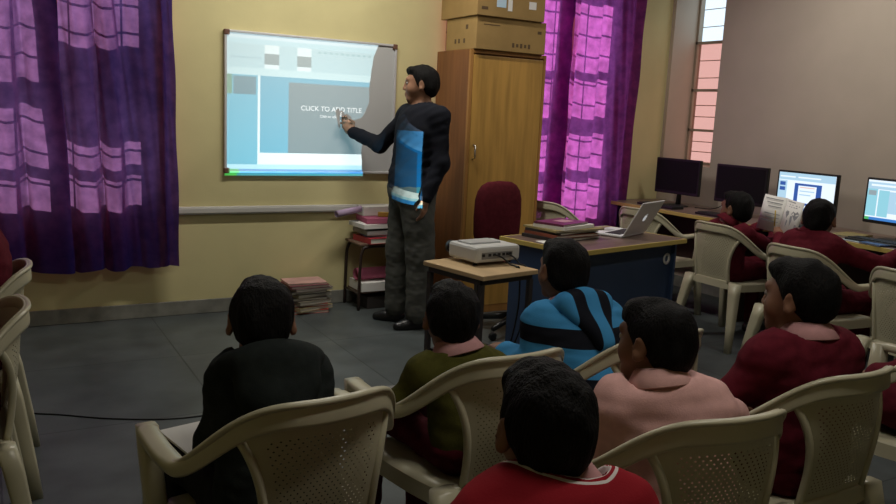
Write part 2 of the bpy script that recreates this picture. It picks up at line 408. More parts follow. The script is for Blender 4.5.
# ------------------------------------------------------------------ whiteboard
BX0, BX1, BZ0, BZ1 = 1.372, 2.606, 0.946, 1.871
wb = tag(empty('whiteboard', ((BX0 + BX1) / 2, YW - .012, BZ0)), 'white marker board with thin metal frame carrying the projected picture', 'whiteboard')
bw, bh = BX1 - BX0, BZ1 - BZ0
MB().box((0, 0, bh / 2), (bw - .02, .016, bh - .02)).build('board_surface', mat('white_enamel', (.46, .47, .47), 0.55, 0.15), wb)
al = mat('brushed_aluminium', (.55, .55, .56), 0.5, 0.5, metal=.2)
fr = MB()
for x in (-bw / 2 + .008, bw / 2 - .008): fr.box((x, -.006, bh / 2), (.016, .026, bh - .02), bev=.003)
for z in (.008, bh - .008): fr.box((0, -.006, z), (bw - .02, .026, .016), bev=.003)
fr.build('board_frame', al, wb)
brown_p = mat('brown_corner_plastic', (.14, .07, .05), 0.5)
for x in (-bw / 2 + .016, bw / 2 - .016):
    for z in (.016, bh - .016): MB().box((x, -.008, z), (.036, .032, .036), bev=.006).build('corner_cap', brown_p, wb)

# ------------------------------------------------------------------ plastic armchairs
cream = mat('cream_plastic', (0.45, 0.42, 0.295), 0.34, 0.45, noise=0.07, nscale=4)
cream_p = perforated('perforated_cream_plastic', (0.43, 0.40, 0.28))
_h = [(-.258, .225), (-.266, .11), (-.266, .0), (-.246, -.10), (-.18, -.195), (-.099, -.255), (0, -.271)]
plan = catmull(_h + [(-x, y) for x, y in _h[-2::-1]], 8)
_bx = np.array([-.18, -.14, -.099, -.05, 0, .05, .099, .14, .18]); _by = np.array([-.195, -.230, -.255, -.268, -.271, -.268, -.255, -.230, -.195])
def back_y(x): return float(np.interp(x, _bx, _by))
def rail_z(x, y):
    t = min(1, max(0, (-y - .024) / .247)); return .625 + .173 * (t * t * (3 - 2 * t))
def chair(loc, rz, label, group='cream plastic armchairs'):
    t = tag(empty('plastic_armchair', loc, rz), label, 'chair', group)
    # seat: dished plate with a rolled front edge and skirt
    N = 14; b = MB(); top = []
    def seat_pt(u, v, dz):
        hw = .225 + .02 * v - .02 * (v < 0) * v * v
        x = u * hw * (1 - .10 * max(0, abs(v) - .75) * 2); y = .01 + v * .225 * (1 - .08 * abs(u) ** 4)
        z = .432 - .022 * (1 - u * u) * (1 - v * v) - .035 * max(0, v - .7) ** 2 / .09 - .012 * max(0, abs(u) - .85) / .15
        return (x, y, z - dz)
    g0 = [[b.bm.verts.new(seat_pt(-1 + 2 * i / N, -1 + 2 * j / N, 0)) for i in range(N + 1)] for j in range(N + 1)]
    g1 = [[b.bm.verts.new(seat_pt(-1 + 2 * i / N, -1 + 2 * j / N, .012)) for i in range(N + 1)] for j in range(N + 1)]
    for j in range(N):
        for i in range(N):
            f = b.bm.faces.new((g0[j][i], g0[j][i + 1], g0[j + 1][i + 1], g0[j + 1][i])); f.smooth = True
            f = b.bm.faces.new((g1[j][i], g1[j + 1][i], g1[j + 1][i + 1], g1[j][i + 1])); f.smooth = True
    rim = [(0, i) for i in range(N)] + [(j, N) for j in range(N)] + [(N, N - i) for i in range(N)] + [(N - j, 0) for j in range(N)]
    for a, c in zip(rim, rim[1:] + rim[:1]):
        f = b.bm.faces.new((g0[a[0]][a[1]], g1[a[0]][a[1]], g1[c[0]][c[1]], g0[c[0]][c[1]]))
    sk = []
    for (j, i) in rim:
        x, y, z = seat_pt(-1 + 2 * i / N, -1 + 2 * j / N, 0); sk.append(((x * 1.0, y, z - .001), (x * 1.02, y * 1.02, z - .045)))
    sk.append(sk[0])
    b.loft([[Vector(p[0]) for p in sk], [Vector(p[1]) for p in sk]], closed=False, caps=False)
    b.build('seat', cream, t)
    # arm and top rail: one band running from arm tip round the back to the other tip
    rings = []; M = len(plan)
    for i in range(M):
        x, y = plan[i]; q0 = plan[max(0, i - 1)]; q1 = plan[min(M - 1, i + 1)]; tg = Vector((q1[0] - q0[0], q1[1] - q0[1], 0)).normalized(); nrm = Vector((tg.y, -tg.x, 0))
        e = min(i, M - 1 - i) / (M - 1); k = max(0, min(1, (-y + .03) / .20)); k = k * k * (3 - 2 * k)
        w = .026 * (1 - k) + .0075 * k; h = .015 * (1 - k) + .029 * k
        c = Vector((x, y, rail_z(x, y) - h)); 
        end = min(1.0, .35 + e * 22); w *= end; h *= end
        ring = []
        for a in range(12):
            th = 2 * PI * a / 12; cx, cz = math.cos(th), math.sin(th)
            ring.append(c + nrm * (w * math.copysign(abs(cx) ** .6, cx)) + Vector((0, 0, h * math.copysign(abs(cz) ** .6, cz))) + nrm * (-.004 * cz * k))
        rings.append(ring)
    b = MB(); b.loft(rings)
    lip = [Vector((plan[i][0] * 1.012, plan[i][1] * 1.012, rail_z(*plan[i]) - .007)) for i in range(M) if plan[i][1] < -.02]
    b.tube(lip, [.004] + [.0105] * (len(lip) - 2) + [.004], 10, flat=.75); b.build('arm_rail', cream, t)
    # perforated back panel
    b = MB(); NU, NV = 18, 16; uvl = b.bm.loops.layers.uv.new('UVMap'); G = []
    for j in range(NV + 1):
        v = j / NV; hw = .185 - .052 * v - .018 * math.sin(v * PI); row = []
        for i in range(NU + 1):
            u = -1 + 2 * i / NU; x = u * hw
            yt = back_y(x) + .012; yb = -.205 + .25 * x * x
            s = v ** .85; y = yt * (1 - s) + yb * s - .012 * math.sin(PI * v)
            zt = rail_z(x, back_y(x)) - .035; z = zt * (1 - v) + .425 * v
            row.append((b.bm.verts.new((x, y, z)), (i / NU, 1 - v)))
        G.append(row)
    for j in range(NV):
        for i in range(NU):
            q = [G[j][i], G[j][i + 1], G[j + 1][i + 1], G[j + 1][i]]; f = b.bm.faces.new([p[0] for p in q]); f.smooth = True; f.material_index = b.mi(cream_p)
            for l, p in zip(f.loops, q): l[uvl].uv = p[1]
    for side in (0, NU):
        pts = [Vector(G[j][side][0].co) for j in range(NV + 1)]
        b.tube(pts, .0105, 8, cream, flat=1.0)
    b.tube([Vector(G[NV][i][0].co) + Vector((0, 0, .0)) for i in range(NU + 1)], .012, 8, cream)
    b.build('backrest', None, t)
    # legs: hollow angle section, tapered
    def leg(P):
        rings = []
        for (x, y, z, w, d) in P:
            sx = 1 if x > 0 else -1
            rings.append([Vector((x + sx * w * cx, y + d * cy, z)) for cx, cy in ((.5, -.35), (.5, .35), (.35, .5), (-.35, .5), (-.5, .35), (-.5, -.35), (-.35, -.5), (.35, -.5))])
        return MB().loft(rings)
    for s in (-1, 1):
        leg([(s * .256, .205, .618, .048, .045), (s * .25, .20, .52, .046, .06), (s * .24, .20, .42, .046, .075), (s * .255, .225, .2, .042, .06), (s * .265, .245, .0, .036, .045)]).build('leg', cream, t)
        leg([(s * .185, -.195, .43, .075, .05), (s * .195, -.21, .36, .066, .052), (s * .225, -.245, .15, .048, .045), (s * .242, -.268, .0, .038, .038)]).build('leg', cream, t)
    return t
CH = None
def place_chair(x, y, deg, label):
    global CH
    if CH is None:
        CH = chair((x, y, 0), R(deg), label); return CH
    c = copy_tree(CH); c.location = (x, y, 0); c.rotation_euler = (0, 0, R(deg)); c['label'] = label; return c
place_chair(.593, 1.803, 6.5, 'cream plastic armchair under the boy in the black hooded jacket')
place_chair(1.182, 1.917, 3.5, 'cream plastic armchair under the boy in the olive green sweater')
place_chair(1.735, 1.93, 3, 'cream plastic armchair under the boy in the blue striped hoodie')
place_chair(.78, .78, 8, 'cream plastic armchair under the boy in the bright red sweater')
place_chair(1.405, 1.365, -6, 'cream plastic armchair under the boy in the pale pink shirt')
place_chair(1.952, 1.46, 1, 'cream plastic armchair of the maroon boy whose face shows in profile')
place_chair(2.68, 1.55, 2, 'cream plastic armchair at the frame edge under the half-hidden boy in maroon')
place_chair(4.27, 3.62, -90, 'cream plastic armchair of the boy before the second dark monitor')
place_chair(3.95, 2.78, -90, 'cream plastic armchair of the boy reading before the lit monitor')
place_chair(3.86, 2.10, -92, 'cream plastic armchair of the boy in pink at the computer desk')
place_chair(4.32, 4.42, -80, 'empty cream plastic armchair just behind the laptop')
place_chair(3.84, 4.90, -80, 'empty cream plastic armchair below the magenta curtain')
place_chair(-.15, 3.26, 88, 'cream plastic armchair at far left nearest the blue curtain')
place_chair(-.185, 2.62, 92, 'cream plastic armchair at far left, nearer the camera')

# ------------------------------------------------------------------ cupboard and cartons
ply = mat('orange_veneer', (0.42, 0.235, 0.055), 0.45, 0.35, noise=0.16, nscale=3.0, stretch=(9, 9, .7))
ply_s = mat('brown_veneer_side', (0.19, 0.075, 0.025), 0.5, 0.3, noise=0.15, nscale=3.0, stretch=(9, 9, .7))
cx0, cx1, cy0, cy1, cz1 = 2.868, 3.494, 4.80, 5.27, 1.838
cup = tag(empty('cupboard', ((cx0 + cx1) / 2, (cy0 + cy1) / 2, 0)), 'tall orange-brown wooden cupboard behind the teacher', 'cupboard')
w, d = cx1 - cx0, cy1 - cy0
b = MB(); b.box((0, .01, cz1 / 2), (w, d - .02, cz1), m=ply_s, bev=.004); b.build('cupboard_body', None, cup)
b = MB()
for x in (-w / 2 + .012, w / 2 - .012): b.box((x, -d / 2 + .01, cz1 / 2), (.024, .024, cz1), bev=.002)
for z in (.03, cz1 - .012): b.box((0, -d / 2 + .01, z), (w - .05, .024, .024 if z > 1 else .06), bev=.002)
b.build('cupboard_frame', mat('dark_edge_veneer', (0.33, 0.16, 0.045), 0.45, 0.3, noise=.1, nscale=3, stretch=(9, 9, .7)), cup)
dr = MB().box((0, -d / 2 + .006, cz1 / 2 + .01), (w - .052, .02, cz1 - .09), bev=.003).build('door', ply, cup)
h = MB(); h.tube([(-w / 2 + .055, -d / 2 - .004, 1.10), (-w / 2 + .055, -d / 2 - .03, 1.11), (-w / 2 + .055, -d / 2 - .03, 1.19), (-w / 2 + .055, -d / 2 - .004, 1.20)], .006, 8)
h.build('handle', mat('steel', (.6, .58, .54), .3, .5, metal=1), dr)
kraft = mat('kraft_cardboard', (0.30, 0.195, 0.075), 0.8, 0.15, noise=0.08, nscale=6)
tape_m = mat('packing_tape', (0.27, 0.19, 0.10), 0.3, 0.4)
ink = mat('faded_print_ink', (0.10, 0.06, 0.03), 0.8)
paper_w = mat('white_paper', (0.70, 0.69, 0.66), 0.8, 0.1, noise=.04)
blue_l = mat('pale_blue_label', (.45, .60, .72), .6)
def carton(x0, x1, y0, y1, z0, z1, label, lower):
    c = tag(empty('carton', ((x0 + x1) / 2, (y0 + y1) / 2, z0)), label, 'box', 'cardboard cartons on the cupboard')
    w, d, h = x1 - x0, y1 - y0, z1 - z0
    MB().box((0, 0, h / 2), (w, d, h), bev=.004).build('carton_body', kraft, c)
    MB().box((0, 0, h + .0005), (.05, d + .002, .001)).build('packing_tape', tape_m, c)
    marks = []
    if lower:
        for i in range(5): marks.append(((-w / 2 + .30 + i * .033, -d / 2 - .0006, .045), (.018, .001, .022 if i % 2 else .03)))
        marks += [((w / 2 - .055, -d / 2 - .0006, .145), (.032, .001, .02)), ((-w / 2 + .12, -d / 2 - .0006, .165), (.13, .001, .006))]
        for y in (-.05, .02, .07): marks.append(((-w / 2 - .0006, y, .06), (.001, .022, .03)))
        marks.append(((-w / 2 - .0006, -.08, .15), (.001, .03, .03)))
    else: marks.append(((-w / 2 + .06, -d / 2 - .0006, .05), (.05, .001, .02)))
    for mc, ms in marks: MB().box(mc, ms).build('printed_mark', ink, c)
    if not lower:
        MB().box((-.085, -d / 2 - .0008, .095), (.075, .0012, .06)).build('label', blue_l, c)
        MB().box((-.015, -d / 2 - .0008, .085), (.035, .0012, .075)).build('label', paper_w, c)
        MB().box((.17, -d / 2 - .0008, .10), (.06, .0012, .05)).build('label', paper_w, c)
    return c
carton(2.885, 3.455, 4.77, 5.18, 1.839, 2.055, 'lower brown cardboard carton standing directly on the cupboard', True)
carton(2.87, 3.42, 4.75, 5.24, 2.056, 2.30, 'upper brown cardboard carton with pale stuck-on labels', False)

# ------------------------------------------------------------------ teacher's desk
blue_p = mat('blue_laminate', (0.030, 0.055, 0.115), 0.5, 0.35, noise=.08, nscale=4)
top_m = mat('dark_wood_laminate', (0.15, 0.10, 0.085), 0.32, 0.45, noise=.2, nscale=3, stretch=(1, 7, 7))
yel_e = mat('yellow_edge_band', (0.52, 0.40, 0.11), 0.5, 0.3)
white_pl = mat('white_plastic', (.62, .62, .58), 0.4, 0.4)
DA = math.atan2(.205, .956)
dm = Vector((2.564, 3.14, 0)); ex = Vector((math.cos(DA), math.sin(DA), 0)); ey = Vector((-math.sin(DA), math.cos(DA), 0))
dc = dm + ex * .49 + ey * .28
desk = tag(empty('desk', dc, DA), "teacher's blue panelled desk with yellow-edged top", 'desk')
MB().box((0, 0, .738), (.966, .546, .024)).build('desktop', top_m, desk)
e = MB()
for y in (-.277, .277): e.box((0, y, .738), (.98, .008, .026), bev=.002)
for x in (-.487, .487): e.box((x, 0, .738), (.008, .546, .026), bev=.002)
e.build('edge_band', yel_e, desk)
MB().box((0, -.20, .385), (.90, .018, .67)).build('front_panel', blue_p, desk)
for x in (-.46, .46): MB().box((x, -.01, .362), (.02, .44, .724)).build('side_panel', blue_p, desk)
MB().lathe([(.020, -.003), (.031, -.003), (.034, 0), (.034, .004), (.020, .004), (.020, -.003)], Matrix.Translation((.40, -.212, .63)) @ Matrix.Rotation(PI / 2, 4, 'X')).build('cable_grommet', white_pl, desk)
MB().box((-.30, .06, .60), (.28, .38, .20)).build('drawer_box', blue_p, desk)

# ------------------------------------------------------------------ projector on its small table
metal_d = mat('dark_painted_steel', (.035, .03, .03), .45, .4)
wood_l = mat('light_wood_laminate', (.50, .36, .20), .4, .35, noise=.1, nscale=3, stretch=(8, 1, 8))
pt = tag(empty('projector_table', (2.14, 3.385, 0), R(11)), 'small wooden table with thin dark legs under the projector', 'table')
MB().box((0, 0, .648), (.375, .45, .024), bev=.004).build('tabletop', wood_l, pt)
fb = MB()
for y in (-.19, .19): fb.box((0, y, .622), (.34, .022, .026))
for x in (-.165, .165): fb.box((x, 0, .622), (.022, .38, .026))
fb.build('table_frame', metal_d, pt)
for x in (-.165, .165):
    for y in (-.19, .19): MB().box((x, y, .305), (.024, .024, .61)).build('leg', metal_d, pt)
MB().box((0, .0, .20), (.31, .36, .015)).build('lower_shelf', metal_d, pt)
PROJ_C = Vector((2.215, 3.475, .66)); PRZ = R(7)
pj = tag(empty('projector', PROJ_C, PRZ), 'white data projector lit towards the board, on the small table', 'projector')
b = MB(); b.box((0, 0, .057), (.29, .235, .082), bev=.016); b.build('projector_body', mat('projector_white', (.52, .53, .52), .4, .4), pj)
MB().box((-.02, .02, .101), (.20, .11, .012), bev=.005).build('top_panel', mat('projector_grey', (.40, .41, .41), .4, .4), pj)
bp = MB()
bp.box((-.01, -.1185, .052), (.20, .002, .034), m=mat('port_panel_grey', (.22, .22, .22), .5)); 
blk = mat('black_plastic', (.012, .012, .013), .35, .4)
for x in (-.10, -.06, -.03, .0, .03, .055, .075): bp.box((x, -.1195, .055), (.018, .002, .014), m=blk)
bp.build('port_panel', None, pj)
vt = MB()
for k in range(7): vt.box((.146, -.06 + .02 * k, .055), (.002, .006, .05))
vt.build('vent', blk, pj)
for x in (-.11, .11): MB().lathe([(.012, 0), (.012, .018)], Matrix.Translation((x, -.07, 0)), 16, caps=True).build('foot', blk, pj)
MB().lathe([(.012, 0), (.012, .018)], Matrix.Translation((0, .08, 0)), 16, caps=True).build('foot', blk, pj)
LX, LZ = -.108, .062                       # lens position on the front face
lensM = Matrix.Translation((LX, .112, LZ)) @ Matrix.Rotation(-PI / 2, 4, 'X')
MB().lathe([(.0285, -.002), (.0325, -.002), (.0325, .036), (.0285, .036), (.0285, -.002)], lensM).build('lens_barrel', blk, pj)
pjM = Matrix.Translation(PROJ_C) @ Matrix.Rotation(PRZ, 4, 'Z')
LP = pjM @ Vector((LX, .1185, LZ))
# the projector's lamp shines through a small colour slide in the lens barrel
ld = bpy.data.lights.new('projector_lamp', 'SPOT'); ld.energy = BEAM_W; ld.shadow_soft_size = 0.0; ld.spot_size = R(54); ld.spot_blend = 0.0; ld.color = (.93, 1.0, 1.0)
lo = bpy.data.objects.new('projector_lamp', ld); COL.objects.link(lo); lo.parent = pj
PX0, PX1, PZ0, PZ1 = 1.388, 2.64, .925, 1.858      # the picture on the board
aim = pjM.inverted() @ Vector(((PX0 + PX1) / 2, YW - .02, (PZ0 + PZ1) / 2)); lv = Vector((LX, .1185, LZ))
lo.location = lv; lo.rotation_euler = (aim - lv).to_track_quat('-Z', 'Y').to_euler()
S_F = .0105
def slide_pt(u, v, layer=0):
    P = Vector((PX0 + (PX1 - PX0) * u, YW - .02, PZ1 + (PZ0 - PZ1) * v)); f = S_F * (1 + .02 * layer)
    return pjM.inverted() @ (LP + (P - LP) * f)
SM = {}
def film(col):
    if col not in SM: SM[col] = clear_mat('film_%d' % len(SM), col)
    return SM[col]
sl = MB()
def rect(u0, v0, u1, v1, col, layer=0):
    sl.quad([slide_pt(u0, v0, layer), slide_pt(u1, v0, layer), slide_pt(u1, v1, layer), slide_pt(u0, v1, layer)], film(col))
black_film = mat('film_mask', (0, 0, 0), .9, 0)
for (a0, b0, a1, b1) in ((-.75, -.85, 1.75, 0), (-.75, 1, 1.75, 1.85), (-.75, 0, 0, 1), (1, 0, 1.75, 1)):
    sl.quad([slide_pt(a0, b0), slide_pt(a1, b0), slide_pt(a1, b1), slide_pt(a0, b1)], black_film)
WHT, CYA, BLU, GRY, TOPC = (.86, .98, 1.0), (.10, .50, .68), (.04, .40, .58), (.10, .20, .24), (.52, .80, .88)
rect(0, 0, 1, .035, (.75, .92, 1.0)); rect(0, .035, 1, .07, TOPC)
for (u0, u1) in ((0, .20), (.28, .38), (.46, 1)): rect(u0, .07, u1, .235, (.48, .72, .78))
for (u0, u1) in ((.20, .28), (.38, .46)):
    rect(u0, .07, u1, .13, WHT); rect(u0, .13, u1, .205, (.18, .28, .30)); rect(u0, .205, u1, .235, WHT)
for k in range(14): rect(.50 + .033 * k, .085, .515 + .033 * k, .10, (.5, .7, .7), 1); rect(.02 + .012 * k, .16, .027 + .012 * k, .17, (.6, .7, .75), 1)
rect(0, .235, 1, .285, (.60, .83, .87))
rect(0, .285, .165, .915, (.06, .46, .64)); rect(.165, .285, .178, .915, WHT)
rect(.0, .285, .028, .42, (1.0, .62, .25), 1); rect(.035, .295, .155, .42, (.42, .42, .42), 1)
rect(.178, .285, .335, .83, BLU); rect(.955, .285, 1, .83, BLU)
rect(.335, .285, .955, .32, BLU); rect(.178, .83, 1, .915, WHT)
rect(0, .915, 1, .948, (.45, .80, .92))
rect(0, .948, .065, 1, (.05, .50, .15)); rect(.065, .948, 1, 1, (.04, .33, .75))
for u in (.20, .34, .50, .70, .86): rect(u, .962, u + .07, .985, (.45, .85, 1.0), 1)
def text_hole(lines):
    cu = bpy.data.curves.new('slide_text', 'FONT'); objs = []
    cv = bpy.data.curves.new('grey_field', 'CURVE'); cv.dimensions = '2D'; cv.fill_mode = 'BOTH'
    def poly(pts):
        s = cv.splines.new('POLY'); s.points.add(len(pts) - 1); s.use_cyclic_u = True
        for p, q in zip(s.points, pts): p.co = (q[0], q[1], 0, 1)
    A = (PX1 - PX0) / (PZ1 - PZ0)
    poly([(.335 * A, -.32), (.955 * A, -.32), (.955 * A, -.83), (.335 * A, -.83)])
    for txt, u, v, size in lines:
        f = bpy.data.curves.new('t', 'FONT'); f.body = txt; f.size = size; f.align_x = 'CENTER'; f.resolution_u = 3
        o = bpy.data.objects.new('t', f); COL.objects.link(o); bpy.context.view_layer.update()
        c2 = o.to_curve(bpy.context.evaluated_depsgraph_get())
        for s in c2.splines:
            pts = []
            bp_ = list(s.bezier_points)
            if bp_:
                for i, p in enumerate(bp_):
                    q = bp_[(i + 1) % len(bp_)]
                    for tt in (0, .34, .67):
                        a = (1 - tt) ** 3 * p.co + 3 * (1 - tt) ** 2 * tt * p.handle_right + 3 * (1 - tt) * tt * tt * q.handle_left + tt ** 3 * q.co
                        if not pts or (Vector(pts[-1]) - a.to_2d()).length > 1e-5: pts.append((a.x, a.y))
            else: pts = [(p.co.x, p.co.y) for p in s.points]
            poly([(u * A + x, -v + y) for x, y in pts])
        o.to_curve_clear(); bpy.data.objects.remove(o); bpy.data.curves.remove(f)
    co = bpy.data.objects.new('g', cv); COL.objects.link(co); bpy.context.view_layer.update()
    me = co.evaluated_get(bpy.context.evaluated_depsgraph_get()).to_mesh()
    V = [(v.co.x / A, -v.co.y) for v in me.vertices]; F = [list(p.vertices) for p in me.polygons]
    co.to_mesh_clear(); bpy.data.objects.remove(co); bpy.data.curves.remove(cv)
    vs = [sl.bm.verts.new(slide_pt(u, v)) for u, v in V]
    mi = sl.mi(film(GRY))
    for fc in F:
        try: f = sl.bm.faces.new([vs[i] for i in fc]); f.material_index = mi
        except ValueError: pass
text_hole([('CLICK TO ADD TITLE', .585, .515, .050), ('Click to add subtitle', .60, .562, .028)])
sl.build('slide', None, pj)

# ------------------------------------------------------------------ the computer desk along the right wall
top2 = mat('computer_desk_laminate', (0.20, 0.135, 0.11), 0.35, 0.4, noise=.2, nscale=3, stretch=(7, 1, 7))
cd = tag(empty('computer_desk', (4.945, 2.55, 0)), 'long dark desk with yellow edge along the grey wall under the monitors', 'desk')
MB().box((0, 0, .722), (.626, 5.70, .026)).build('desktop', top2, cd)
MB().box((-.317, 0, .722), (.008, 5.70, .028), bev=.002).build('edge_band', yel_e, cd)
for y in (-2.8, -1.4, .0, 1.4, 2.82): MB().box((.02, y, .354), (.56, .022, .708)).build('side_panel', mat('brown_panel', (.09, .06, .045), .5, .3), cd)
MB().box((.22, 0, .45), (.016, 5.6, .50)).build('back_panel', mat('brown_panel', (.09, .06, .045), .5, .3), cd)

# ------------------------------------------------------------------ people
def skin_mat(name, c): return mat(name, c, .55, .3, noise=.08, nscale=20)
SKIN = skin_mat('brown_skin', (.20, .098, .058)); SKIN2 = skin_mat('light_brown_skin', (.27, .14, .085))
HAIR = mat('black_hair', (.0055, .005, .005), .65, .10, bump=.6, bscale=220, stretch=(1, 1, .3))
EYE = mat('eye_white', (.30, .27, .25), .3); IRIS = mat('dark_iris', (.01, .006, .004), .2)
SHOE = mat('black_shoe_leather', (.010, .010, .011), .35, .4)
def cloth(name, c, **k): return mat(name, c, .9, .08, noise=k.get('noise', .14), nscale=k.get('nscale', 40), bump=.10, bscale=k.get('bscale', 260))
MAROON = cloth('maroon_wool', (.095, .010, .018)); RED = cloth('bright_red_wool', (.23, .011, .018)); OLIVE = cloth('olive_wool', (.066, .063, .014))
BLACKJ = cloth('black_quilted_cloth', (.016, .020, .019)); PINK = cloth('pale_pink_cotton', (.62, .36, .335), noise=.05); PINKC = cloth('pink_collar_cotton', (.47, .25, .25), noise=.05)
TRM = cloth('maroon_trouser_cloth', (.075, .008, .014)); TRD = cloth('dark_trouser_cloth', (.018, .018, .022)); JEAN = cloth('faded_grey_denim', (.080, .082, .074), noise=.12, nscale=9)
NAVY = cloth('navy_black_shirt_cloth', (.012, .013, .020)); WHITEC = cloth('white_cuff_cotton', (.6, .6, .6), noise=.03)

def banded(name, stops, axis=2, base=None):
    """cloth dyed in bands: stops = [(start height in metres, colour)], object space"""
    m = cloth(name, (.1, .1, .1)); nt = m.node_tree; b = nt.nodes['Principled BSDF']
    tc = nt.nodes.new('ShaderNodeTexCoord'); s = nt.nodes.new('ShaderNodeSeparateXYZ'); nt.links.new(tc.outputs['Object'], s.inputs[0])
    v = s.outputs[axis]
    if axis == 0: v = mathn(nt, 'ABSOLUTE', v)
    r = nt.nodes.new('ShaderNodeValToRGB'); r.color_ramp.interpolation = 'CONSTANT'
    while len(r.color_ramp.elements) < len(stops): r.color_ramp.elements.new(.5)
    for e, (p, c) in zip(r.color_ramp.elements, stops): e.position = p; e.color = (*c, 1)
    nt.links.new(v, r.inputs[0]); nt.links.new(r.outputs[0], b.inputs['Base Color'])
    return m
def beam_tinted_shirt():
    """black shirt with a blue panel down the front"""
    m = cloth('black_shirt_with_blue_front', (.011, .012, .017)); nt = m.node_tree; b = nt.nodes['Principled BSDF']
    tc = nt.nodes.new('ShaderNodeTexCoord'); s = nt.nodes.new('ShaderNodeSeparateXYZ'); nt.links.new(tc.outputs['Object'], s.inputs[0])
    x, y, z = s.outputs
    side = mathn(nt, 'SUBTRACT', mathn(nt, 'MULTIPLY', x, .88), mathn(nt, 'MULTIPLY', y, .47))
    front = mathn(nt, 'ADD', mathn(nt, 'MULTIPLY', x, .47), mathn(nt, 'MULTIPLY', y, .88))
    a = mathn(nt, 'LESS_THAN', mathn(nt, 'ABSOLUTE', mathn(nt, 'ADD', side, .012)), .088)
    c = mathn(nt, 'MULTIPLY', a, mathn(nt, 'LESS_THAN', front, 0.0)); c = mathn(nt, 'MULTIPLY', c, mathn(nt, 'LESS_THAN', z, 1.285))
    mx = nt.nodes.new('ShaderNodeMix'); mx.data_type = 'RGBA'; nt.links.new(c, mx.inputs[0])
    mx.inputs[6].default_value = (.011, .012, .017, 1); mx.inputs[7].default_value = (.014, .042, .080, 1); nt.links.new(mx.outputs[2], b.inputs['Base Color'])  # blue stands for the projector's beam, put into the base colour
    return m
SHIRT2 = beam_tinted_shirt()
CB, CK = (.05, .24, .48), (.010, .011, .016)
STRIPE = banded('blue_and_black_striped_fleece', [(0, CK), (.53, CB), (.57, CK), (.625, CB), (.705, CK), (.76, CB)])
def neck_striped(c):
    """bright red knit with two white stripes running round the neck point c"""
    m = cloth('red_knit_white_neck_stripes', (.33, .012, .018)); nt = m.node_tree; b = nt.nodes['Principled BSDF']
    tc = nt.nodes.new('ShaderNodeTexCoord'); v = nt.nodes.new('ShaderNodeVectorMath'); v.operation = 'DISTANCE'; nt.links.new(tc.outputs['Object'], v.inputs[0]); v.inputs[1].default_value = tuple(c)
    d = mathn(nt, 'MULTIPLY', v.outputs['Value'], 5.0); r = nt.nodes.new('ShaderNodeValToRGB'); r.color_ramp.interpolation = 'CONSTANT'
    red, wh = (.23, .011, .018, 1), (.55, .50, .48, 1)
    while len(r.color_ramp.elements) < 5: r.color_ramp.elements.new(.5)
    for e, (p, q) in zip(r.color_ramp.elements, ((0, red), (.405, wh), (.427, red), (.455, wh), (.477, red))): e.position = p; e.color = q
    nt.links.new(d, r.inputs[0]); nt.links.new(r.outputs[0], b.inputs['Base Color'])
    return m
HOODM = banded('blue_and_black_hood_fleece', [(0, CB), (.022, CK), (.066, CB)], axis=0)

def unit(v): v = np.array(v, float); return v / np.linalg.norm(v)
def frame(fwd_deg, pitch=0, roll=0):
    """columns right, forward, up; heading in degrees left of +Y, pitch down positive"""
    a, p, q = R(fwd_deg), R(pitch), R(roll)
    f = np.array([-math.sin(a) * math.cos(p), math.cos(a) * math.cos(p), -math.sin(p)])
    r = np.array([math.cos(a), math.sin(a), 0]); u = np.cross(r, f)
    r, u = r * math.cos(q) + u * math.sin(q), u * math.cos(q) - r * math.sin(q)
    return np.stack([r, f, u], 1)

def head_prims(c, B, s):
    T = lambda p: c + B @ (np.array(p, float) * s)
    E = lambda p, r, k=.02: ell(T(p), np.array(r) * s, B.T, k * s)
    C = lambda a, ra, b, rb, k=.012: cap(T(a), ra * s, T(b), rb * s, k * s)
    P = [E((0, -.014, .024), (.072, .088, .078)), E((0, .022, -.03), (.058, .060, .068), .03), C((-.018, .058, -.086), .019, (.018, .058, -.086), .019, .03),
         E((.034, .048, -.03), (.024, .028, .03), .02), E((-.034, .048, -.03), (.024, .028, .03), .02),
         C((-.03, .070, .026), .012, (.03, .070, .026), .012, .02),
         C((0, .081, .012), .006, (0, .094, -.026), .0095, .012), E((.011, .086, -.03), (.008, .009, .006), .008), E((-.011, .086, -.03), (.008, .009, .006), .008),
         C((-.015, .081, -.052), .0068, (.015, .081, -.052), .0068, .008), C((-.013, .079, -.064), .0075, (.013, .079, -.064), .0075, .008),
         sub(E((.029, .088, .003), (.015, .012, .009), .012)), sub(E((-.029, .088, .003), (.015, .012, .009), .012))]
    for sx in (-1, 1):
        P += [ell(T((sx * .077, -.012, -.006)), np.array((.008, .019, .031)) * s, (B @ frame(sx * -22)).T, .008 * s), E((sx * .081, -.006, -.027), (.007, .010, .010), .008)]
        P += [sub(ell(T((sx * .086, -.008, .0)), np.array((.006, .009, .016)) * s, (B @ frame(sx * -22)).T, .006 * s))]
    return P
